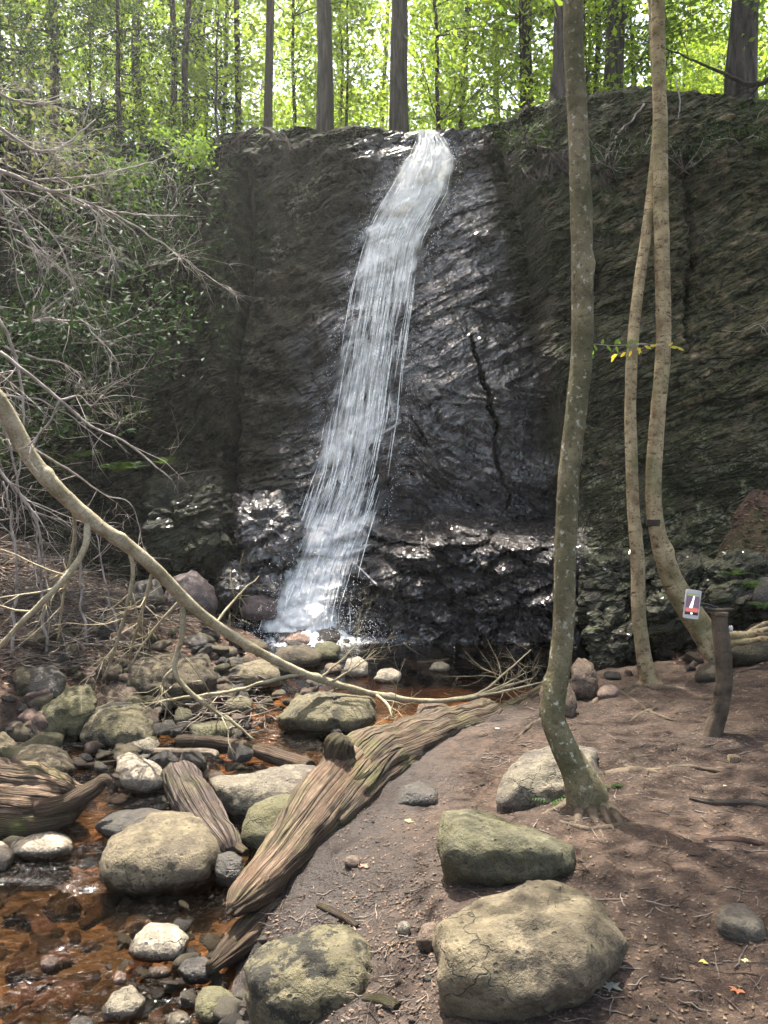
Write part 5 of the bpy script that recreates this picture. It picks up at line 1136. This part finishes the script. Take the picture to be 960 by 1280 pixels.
    dead('pale forked dead branch reaching far out over the dark recess at left', [[(-60, 190, 6.0, .018), (30, 225, 6.2, .016), (60, 238, 6.3, .015), (110, 258, 6.4, .012), (165, 268, 6.6, .009), (240, 270, 6.9, .003)], [(40, 233, 6.2, .013), (100, 250, 6.3, .010), (150, 272, 6.4, .009), (200, 303, 6.5, .006), (268, 350, 6.6, .002)],
         [(110, 256, 6.4, .008), (135, 300, 6.4, .005), (145, 350, 6.4, .002)], [(40, 225, 6.2, .008), (110, 220, 6.4, .006), (180, 205, 6.6, .004), (230, 185, 6.8, .002)], [(20, 300, 5.9, .007), (80, 340, 6.0, .005), (130, 420, 6.0, .002)], [(0, 240, 5.9, .007), (70, 300, 6.0, .005), (100, 380, 6.0, .002)]], 1, .6, 3, nk=13)
    dead('tangle of fine grey dead twigs hanging at the upper left edge', [[(-60, 120, 5.6, .015), (0, 160, 5.8, .012), (60, 190, 6.0, .008), (120, 150, 6.2, .004)], [(-60, 200, 5.6, .014), (-10, 225, 5.8, .010), (30, 290, 5.9, .008), (60, 360, 6.0, .004)], [(-60, 90, 5.8, .015), (40, 130, 6.2, .008), (110, 110, 6.5, .003)]], 2, .75, 5, nk=9)
    dead('slender arching dead twigs in front of the dark left cliff', [[(-40, 395, 5.2, .010), (20, 440, 5.3, .008), (70, 452, 5.4, .006), (100, 470, 5.5, .005), (110, 505, 5.6, .002)], [(100, 400, 5.8, .006), (120, 420, 5.8, .005), (138, 440, 5.8, .004), (135, 480, 5.8, .002)], [(-30, 490, 5.3, .007), (60, 505, 5.4, .005), (140, 560, 5.6, .003)]], 1, .4, 7, nk=6)
    dead('drooping bundle of brown dead stems along the left picture edge', [[(-50, 330, 5.0, .014), (10, 420, 5.0, .010), (30, 520, 5.1, .007), (20, 620, 5.1, .004)], [(-60, 420, 4.9, .012), (0, 520, 5.0, .009), (30, 640, 5.1, .005)], [(-30, 560, 5.0, .010), (40, 640, 5.1, .008), (60, 740, 5.2, .004)]], 1, .7, 9, nk=9)
    dead('upright dead stems standing in the litter below the leaning bare tree', [[(60, 830, 5.8, .012), (52, 740, 5.8, .010), (45, 640, 5.8, .006)], [(110, 810, 6.0, .010), (100, 730, 6.0, .008), (108, 650, 6.0, .004)], [(15, 820, 5.6, .012), (20, 700, 5.6, .010), (5, 600, 5.6, .005)], [(150, 800, 6.2, .009), (130, 720, 6.2, .007), (120, 660, 6.2, .003)]], 1, .5, 11, nk=6, droop=.2)
    dead('dead twig hanging over the mossy face right of the slim trunk', [[(805, 130, 9.0, .012), (790, 150, 8.9, .010), (770, 170, 8.8, .008), (755, 205, 8.7, .004)], [(770, 170, 8.8, .006), (765, 190, 8.8, .004), (745, 178, 8.8, .002)]], 1, .35, 13, nk=4)
    dead('thin bare twig looping down from the right rim beside the bent birch', [[(843, 95, 9.2, .010), (850, 125, 9.0, .008), (848, 150, 8.9, .006), (852, 172, 8.8, .003)]], 1, .3, 15, nk=3)
    dead('dark leafless bough sagging in from the top right corner', [[(1000, 60, 8.6, .03), (950, 105, 8.8, .026), (900, 90, 9.0, .018), (850, 68, 9.2, .010), (790, 45, 9.4, .004)]], 1, .6, 17, nk=6, bark='dark', droop=0)
    dead('fine pale stalk crossing the cliff at the right picture edge', [[(1000, 385, 6.5, .005), (955, 402, 6.6, .004), (925, 415, 6.8, .003), (905, 412, 6.9, .0015)]], 1, .2, 19, nk=2)
    # heap of twigs on the left bank
    def heap(n, boxes, seed, label, z0=0., zs=.12, ln=(.2, .9), r=(.002, .007), name='brush_pile'):
        g = np.random.default_rng(seed); a = Acc()
        for i in range(n):
            bx = boxes[g.integers(len(boxes))]; p = hit(g.uniform(bx[0], bx[2]), g.uniform(bx[1], bx[3]), True); L = g.uniform(*ln); an = g.normal()*.5+(0 if g.uniform() < .7 else 1.3)
            u = np.array([math.cos(an), math.sin(an), g.normal()*.12]); p = p+[0, 0, z0+abs(g.normal())*zs]
            rr = r[0]*(r[1]/r[0])**g.uniform(); k = 6; tt = np.linspace(-.5, .5, k)
            pts = np.array([list(p+u*L*s+g.normal(size=3)*.025*L)+[rr*(1.2-s)] for s in tt]); gz = gz_fast(pts[:, 0], pts[:, 1]); pts[:, 2] = np.maximum(pts[:, 2], gz+rr)
            v, f, uv = tube(resample(pts, .12), 5); a.add(v, f, uv)
        o = a.build(name, mat_bark('twig'), None); tag(o, kind='stuff'); return o
    heap(1250, [(0, 690, 330, 790), (0, 740, 170, 850), (0, 640, 160, 760), (0, 690, 330, 790)], 3, '', 0, .07, (.08, .5), (.0012, .005))
    heap(90, [(240, 850, 340, 920)], 5, '', 0, .08, (.1, .4), (.0015, .005))
    heap(420, [(560, 870, 960, 1280), (600, 870, 720, 980), (340, 1110, 560, 1280)], 6, '', 0, .002, (.02, .12), (.0008, .0022), 'twig_litter')
    # surface roots that cross the dirt
    for i, (rows, lab) in enumerate((([(840, 880, .012), (868, 872, .016), (905, 868, .014), (950, 862, .008)], 'thin root crossing the dirt behind the post'), ([(700, 1028, .008), (740, 1036, .013), (790, 1030, .012), (850, 1040, .005)], 'surface root crossing the dirt in front of the slim trunk'),
                      ([(780, 958, .012), (815, 963, .016), (860, 958, .012), (905, 965, .004)], 'root ridge in the dirt between slim trunk and post'), ([(640, 930, .006), (665, 905, .012), (700, 892, .012), (745, 888, .005)], 'root crossing the dirt behind the grey boulder'))):
        pts = [[*(lambda g: [g[0], g[1], g[2]-r*.45])(hit(px, py, False)), r] for px, py, r in rows]
        v, f, uv = tube(resample(pts, .012), 12, lambda th, s, pos: .004*fbm(pos[..., 0]*25, pos[..., 1]*25, pos[..., 2]*25, 3)); o = solid('root', v, f, mat_bark('barksmooth'), None, np.array(pts[0][:3]), uv=uv); tag(o, lab, 'root')
    # roots hanging over the rim
    A = Acc(); g = np.random.default_rng(15)
    for i, (px, py, w) in enumerate([(328, 172, 60), (690, 205, 50), (640, 190, 80), (720, 200, 60), (600, 180, 40)]):
        for k in range(9 if i else 12):
            a0 = px+g.uniform(-w/3, w/3); d0 = 9.2
            pts = []
            for s in np.linspace(0, 1, 8):
                ppx = a0+(s*g.uniform(.6, 1)*w*np.sign(a0-px+.01))*.8+g.normal()*2; ppy = py-12+s*g.uniform(20, 55)
                pts.append(ppx); pts.append(ppy)
            pp = np.array(pts).reshape(-1, 2); V = cliff_hit(pp[:, 0], pp[:, 1], .03, 1.)
            rr = g.uniform(.008, .03)*(1.6 if i in (1, 3) else .8)
            v, f, uv = tube(resample(np.hstack([V, np.linspace(rr, rr*.2, 8)[:, None]]), .04), 7); A.add(v, f, uv)
    o = A.build('rim_roots', mat_bark('furrowed'), None); tag(o, kind='stuff')

def undergrowth():
    rg = np.random.default_rng(91)
    def shrub(px, py, d, rad, n, leaf, size, label, cat='shrub', name='shrub', stems=9, flat=.8, group=None, loc=None):
        c = P(px, py, d) if loc is None else np.array(loc); t = thing(name, c, label, cat, group); A = Acc(); tips = []
        for k in range(stems):
            a = rg.uniform(0, 6.28); grow(A, [0, 0, -rad*.5], [math.cos(a), math.sin(a), rg.uniform(0, 1.2)], rad*rg.uniform(.6, 1.3), .008, 1, rg, tips, 4, .4, 0, 4, .8, .6)
        A.build('stems', mat_bark('grey'), t)
        me = crown_mesh(tips, max(1, int(n/len(tips))), rad*.16, size, rg, LEAVES[leaf], 'foliage', flat=flat); link('foliage', me, t); return t
    L = [(40, 330, 6.4, .9, 800, 'dark', .07, 'leafy shrub with shiny leaves halfway up the left picture edge'), (110, 370, 6.9, .8, 1600, 'dark', .07, 'dark shrub beside the shiny-leaved one in the left recess'), (-20, 420, 5.9, .8, 700, 'dark', .07, 'shrub under the tangle of twigs cut by the picture edge'),
         (130, 205, 8.2, .8, 800, 'mid', .07, 'shrub with pale leaves below the small evergreen at upper left'), (205, 235, 8.9, .8, 900, 'dark', .07, 'shaded evergreen shrub hanging down the dark cliff corner'), (40, 150, 8.0, 1.1, 800, 'grey', .07, 'pale greyish leafy mass at the far upper left'),
         (235, 175, 9.6, .45, 800, 'fresh', .06, 'bright green tuft catching sun on the left rim'), (170, 290, 8.4, .8, 600, 'dark', .06, 'dark drooping foliage behind the forked dead branch'), (60, 250, 7.4, .8, 700, 'dark', .06, 'ivy-like green foliage left of the forked dead branch'),
         (120, 450, 7.4, .7, 500, 'dark', .06, 'dark foliage covering the shaded cliff behind the arching twigs'), (30, 520, 6.3, .6, 900, 'mid', .05, 'low greenery on the slope left behind the leaning bare tree'), (150, 500, 8.0, .45, 260, 'mid', .045, 'thin creeper clinging to the shaded cliff above the ferns')]
    for a in L: shrub(*a)
    for a in [(655, 155, 9.6, .35, 350, 'mid', .05, 'small green plant on the rim right of the waterfall lip'), (800, 175, 8.8, .30, 260, 'mid', .05, 'leafy bunch hanging under the right rim behind the birches'), (765, 190, 8.8, .35, 300, 'dark', .05, 'dark clump hanging from the right cliff left of the birches'), (855, 190, 8.7, .4, 350, 'dark', .05, 'dark clump of stems in the crevice right of the birches'),
              (925, 150, 8.6, .55, 1500, 'mid', .035, 'mossy green cushion draped over the right rim')]: shrub(*a, name='plant', cat='plant')
    # ferns and seedlings
    def fern(loc, s, label, n=7, mat=None, group=None):
        t = Acc(); g = rg
        for k in range(n):
            a = g.uniform(0, 6.28); el = g.uniform(.3, .8); pts = []
            for u in np.linspace(0, 1, 9): pts.append(np.array([math.cos(a)*u*s, math.sin(a)*u*s, s*(el*u*1.5-1.2*el*u*u)]))
            side = np.array([-math.sin(a), math.cos(a), 0])
            for j in range(1, 9):
                w = s*.32*math.sin(math.pi*min(1, (j+1)/9.5))
                for sg in (-1, 1):
                    p = pts[j]; q = p+side*sg*w+np.array([math.cos(a), math.sin(a), 0])*w*.35+[0, 0, -w*.15]; e = (pts[j]-pts[j-1])*.42
                    t.add([p-e, p+e, q], np.array([[0, 1, 2]]))
        o = t.build('fern', mat or LEAVES['mid'], None); o.location = loc; tag(o, label, 'fern', group)
    for i, (px, py, d, s, lab) in enumerate([(78, 578, 6.6, .22, 'leftmost broad green fern on the slope behind the leaning bare tree'), (100, 572, 6.8, .2, 'broad-leaved green plant next to the leftmost fern'), (150, 590, 7.4, .25, 'fern at the left foot of the huge brown boulder'), (165, 586, 7.7, .2, 'small fern touching the left side of the huge brown boulder'), (205, 580, 8.0, .18, 'fern growing on top of the huge brown boulder'), (60, 590, 6.4, .2, 'low fern under the leftmost broad green fern'),
                                             (320, 462, 8.6, .08, 'tiny seedling on the cliff face')][:6]):
        fern(P(px, py, d), s, lab)
    fern(hit(688, 1003), .10, 'small green fern at the left foot of the slim trunk', 9); fern(hit(762, 985), .06, 'tiny green sprig right of the slim trunk foot', 6)
    fern(P(630, 1078, 3.02), .035, 'mossy green tuft on the long low boulder', 8); fern(hit(752, 810)*[1, 1, 1]+[0, 0, .03], .10, 'green weeds at the pool corner', 7)
    for i, (px, py) in enumerate(((940, 735), (955, 760), (950, 800), (920, 720))): fern(P(px, py, 6.0), .14, ('green tuft on the slope at the right edge above the boulders', 'green tuft on the slope right of the dark hollow', 'bright moss tuft by the birch roots at the right edge', 'small weed above the dark hollow')[i], 9)
    # leaf litter
    def litter(n, boxes, size, mat, seed, name='leaf_litter', zoff=.006, base=None):
        g = np.random.default_rng(seed); c = []
        for i in range(n):
            bx = boxes[g.integers(len(boxes))]; p = hit(g.uniform(bx[0], bx[2]), g.uniform(bx[1], bx[3]), True); c.append(p+[0, 0, zoff])
        v, f = leaf_quads(np.array(c), size, g, 1.6, .7); o = link(name, mesh_data(name, v, f, mat, smooth=False)); tag(o, kind='stuff')
    litter(2600, [(0, 620, 330, 860), (0, 560, 150, 760)], .055, mat_dry((.10, .055, .035), (.34, .20, .13)), 3)
    litter(1400, [(740, 840, 960, 900), (560, 870, 960, 1280)], .015, mat_dry((.05, .032, .022), (.19, .13, .085)), 5)
    litter(1100, [(330, 1120, 560, 1280), (420, 1000, 560, 1200)], .014, mat_dry((.05, .03, .02), (.19, .13, .085)), 7)
    litter(1500, [(860, 600, 990, 790), (840, 740, 960, 830)], .06, mat_dry((.08, .045, .03), (.26, .15, .10)), 9)
    # leaves one can point at
    def leaf(px, py, s, col, label, lobes=5):
        p = hit(px, py); g = rg; pts = [[0, 0, .004]]; n = lobes*2+1
        for k in range(n+1):
            a = -2.6+5.2*k/n; r = s*(1. if k % 2 else .5); pts.append([r*math.cos(a)*1., r*math.sin(a), .004+.25*s*abs(math.sin(a*1.5))*g.uniform(.2, 1)])
        f = np.array([[0, k, k+1] for k in range(1, n+1)]); o = solid('leaf', np.array(pts), f, mat_plain(col, .7)); o.location = p; o.rotation_euler = (0, 0, g.uniform(0, 6)); tag(o, label, 'leaf')
    leaf(765, 1236, .030, (.20, .20, .16), 'grey-green lobed dead leaf on the dirt below the largest tan boulder'); leaf(922, 1240, .024, (.42, .16, .07), 'rust red lobed leaf on the dirt at lower right'); leaf(932, 1203, .014, (.45, .42, .18), 'pale yellow leaf near the rust red one', 3)
    leaf(879, 1205, .016, (.50, .36, .08), 'narrow yellow-brown leaf on the dirt between boulder and right edge', 2); leaf(512, 1028, .025, (.30, .25, .10), 'yellowish leaf on the mud below the log', 3); leaf(906, 984, .01, (.6, .55, .4), 'tiny pale chip of leaf below the post', 2)
    leaf(238, 1168, .012, (.55, .45, .05), 'bright yellow leaf caught at the pale beige rock', 2); leaf(622, 912, .02, (.55, .50, .35), 'pale leaf on the dirt behind the log', 3); leaf(455, 1085, .025, (.20, .11, .07), 'brown curled leaf under the middle of the log', 3)
# ------------------------------------------------------------------ camera, light
SUN_EL, SUN_AZ = 69.0, -20.0       # azimuth measured from +Y towards +X
def camera_light():
    cd = bpy.data.cameras.new('camera'); cam = link('camera', cd); cam.location = (0, 0, H); cam.rotation_euler = (R(90), 0, 0)
    cd.sensor_fit = 'VERTICAL'; cd.sensor_height = 36; cd.lens = 36*F/1280; cd.shift_y = -40/1280; cd.clip_start = .05; cd.clip_end = 1000
    SC.camera = cam
    w = bpy.data.worlds.new('World'); SC.world = w; w.use_nodes = True; nt = w.node_tree
    sky = nt.nodes.new('ShaderNodeTexSky'); sky.sky_type = 'NISHITA'; sky.sun_disc = False
    sky.sun_elevation = R(SUN_EL); sky.sun_rotation = R(SUN_AZ); sky.air_density = 1.0; sky.dust_density = 4.0; sky.ozone_density = 1.0
    wb = nt.nodes.new('ShaderNodeMixRGB'); wb.blend_type = 'MULTIPLY'; wb.inputs[0].default_value = 1; wb.inputs[2].default_value = (1.05, .99, .95, 1); nt.links.new(sky.outputs[0], wb.inputs[1]); nt.links.new(wb.outputs[0], nt.nodes['Background'].inputs[0]); nt.nodes['Background'].inputs[1].default_value = .15
    l = bpy.data.lights.new('sun', 'SUN'); l.energy = 5.0; l.angle = R(.53); l.color = (1, .95, .86)
    o = link('sun', l); o.location = (0, 0, 30)
    d = Vector((math.sin(R(SUN_AZ))*math.cos(R(SUN_EL)), math.cos(R(SUN_AZ))*math.cos(R(SUN_EL)), math.sin(R(SUN_EL))))
    o.rotation_euler = d.to_track_quat('Z', 'Y').to_euler()
    v = SC.view_settings; v.view_transform = 'Standard'; v.look = 'None'; v.gamma = 1; v.exposure = EXPOSURE; v.use_curve_mapping = False
    c = SC.cycles; c.max_bounces = 5; c.diffuse_bounces = 3; c.glossy_bounces = 2; c.transmission_bounces = 3; c.adaptive_threshold = .02; c.use_light_tree = False; c.transparent_max_bounces = 16
    c.sample_clamp_indirect = 6; c.caustics_reflective = False; c.caustics_refractive = False; c.use_denoising = True

def haze(density):
    x0, x1, y0, y1, z0, z1 = -125, 125, -75, 125, -3.5, 60
    v = [(x, y, z) for x in (x0, x1) for y in (y0, y1) for z in (z0, z1)]
    f = np.array([[0, 1, 3, 2], [4, 6, 7, 5], [0, 4, 5, 1], [2, 3, 7, 6], [0, 2, 6, 4], [1, 5, 7, 3]])
    m = bpy.data.materials.new('haze_air'); m.use_nodes = True; t = m.node_tree; t.nodes.clear(); o = t.nodes.new('ShaderNodeOutputMaterial')
    p = t.nodes.new('ShaderNodeVolumePrincipled'); p.inputs['Color'].default_value = (.93, .95, .9, 1); p.inputs['Density'].default_value = density; p.inputs['Anisotropy'].default_value = .55
    t.links.new(p.outputs[0], o.inputs['Volume'])
    h = link('haze', mesh_data('haze', np.array(v), f, m, smooth=False)); tag(h, kind='stuff')
    SC.cycles.volume_bounces = 0
EXPOSURE = 2.05
camera_light()
leafmats()
build_setting()
build_rocks()
build_logs()
build_fall()
forest()
slim_trees()
dead_wood()
undergrowth()
haze(.0018)
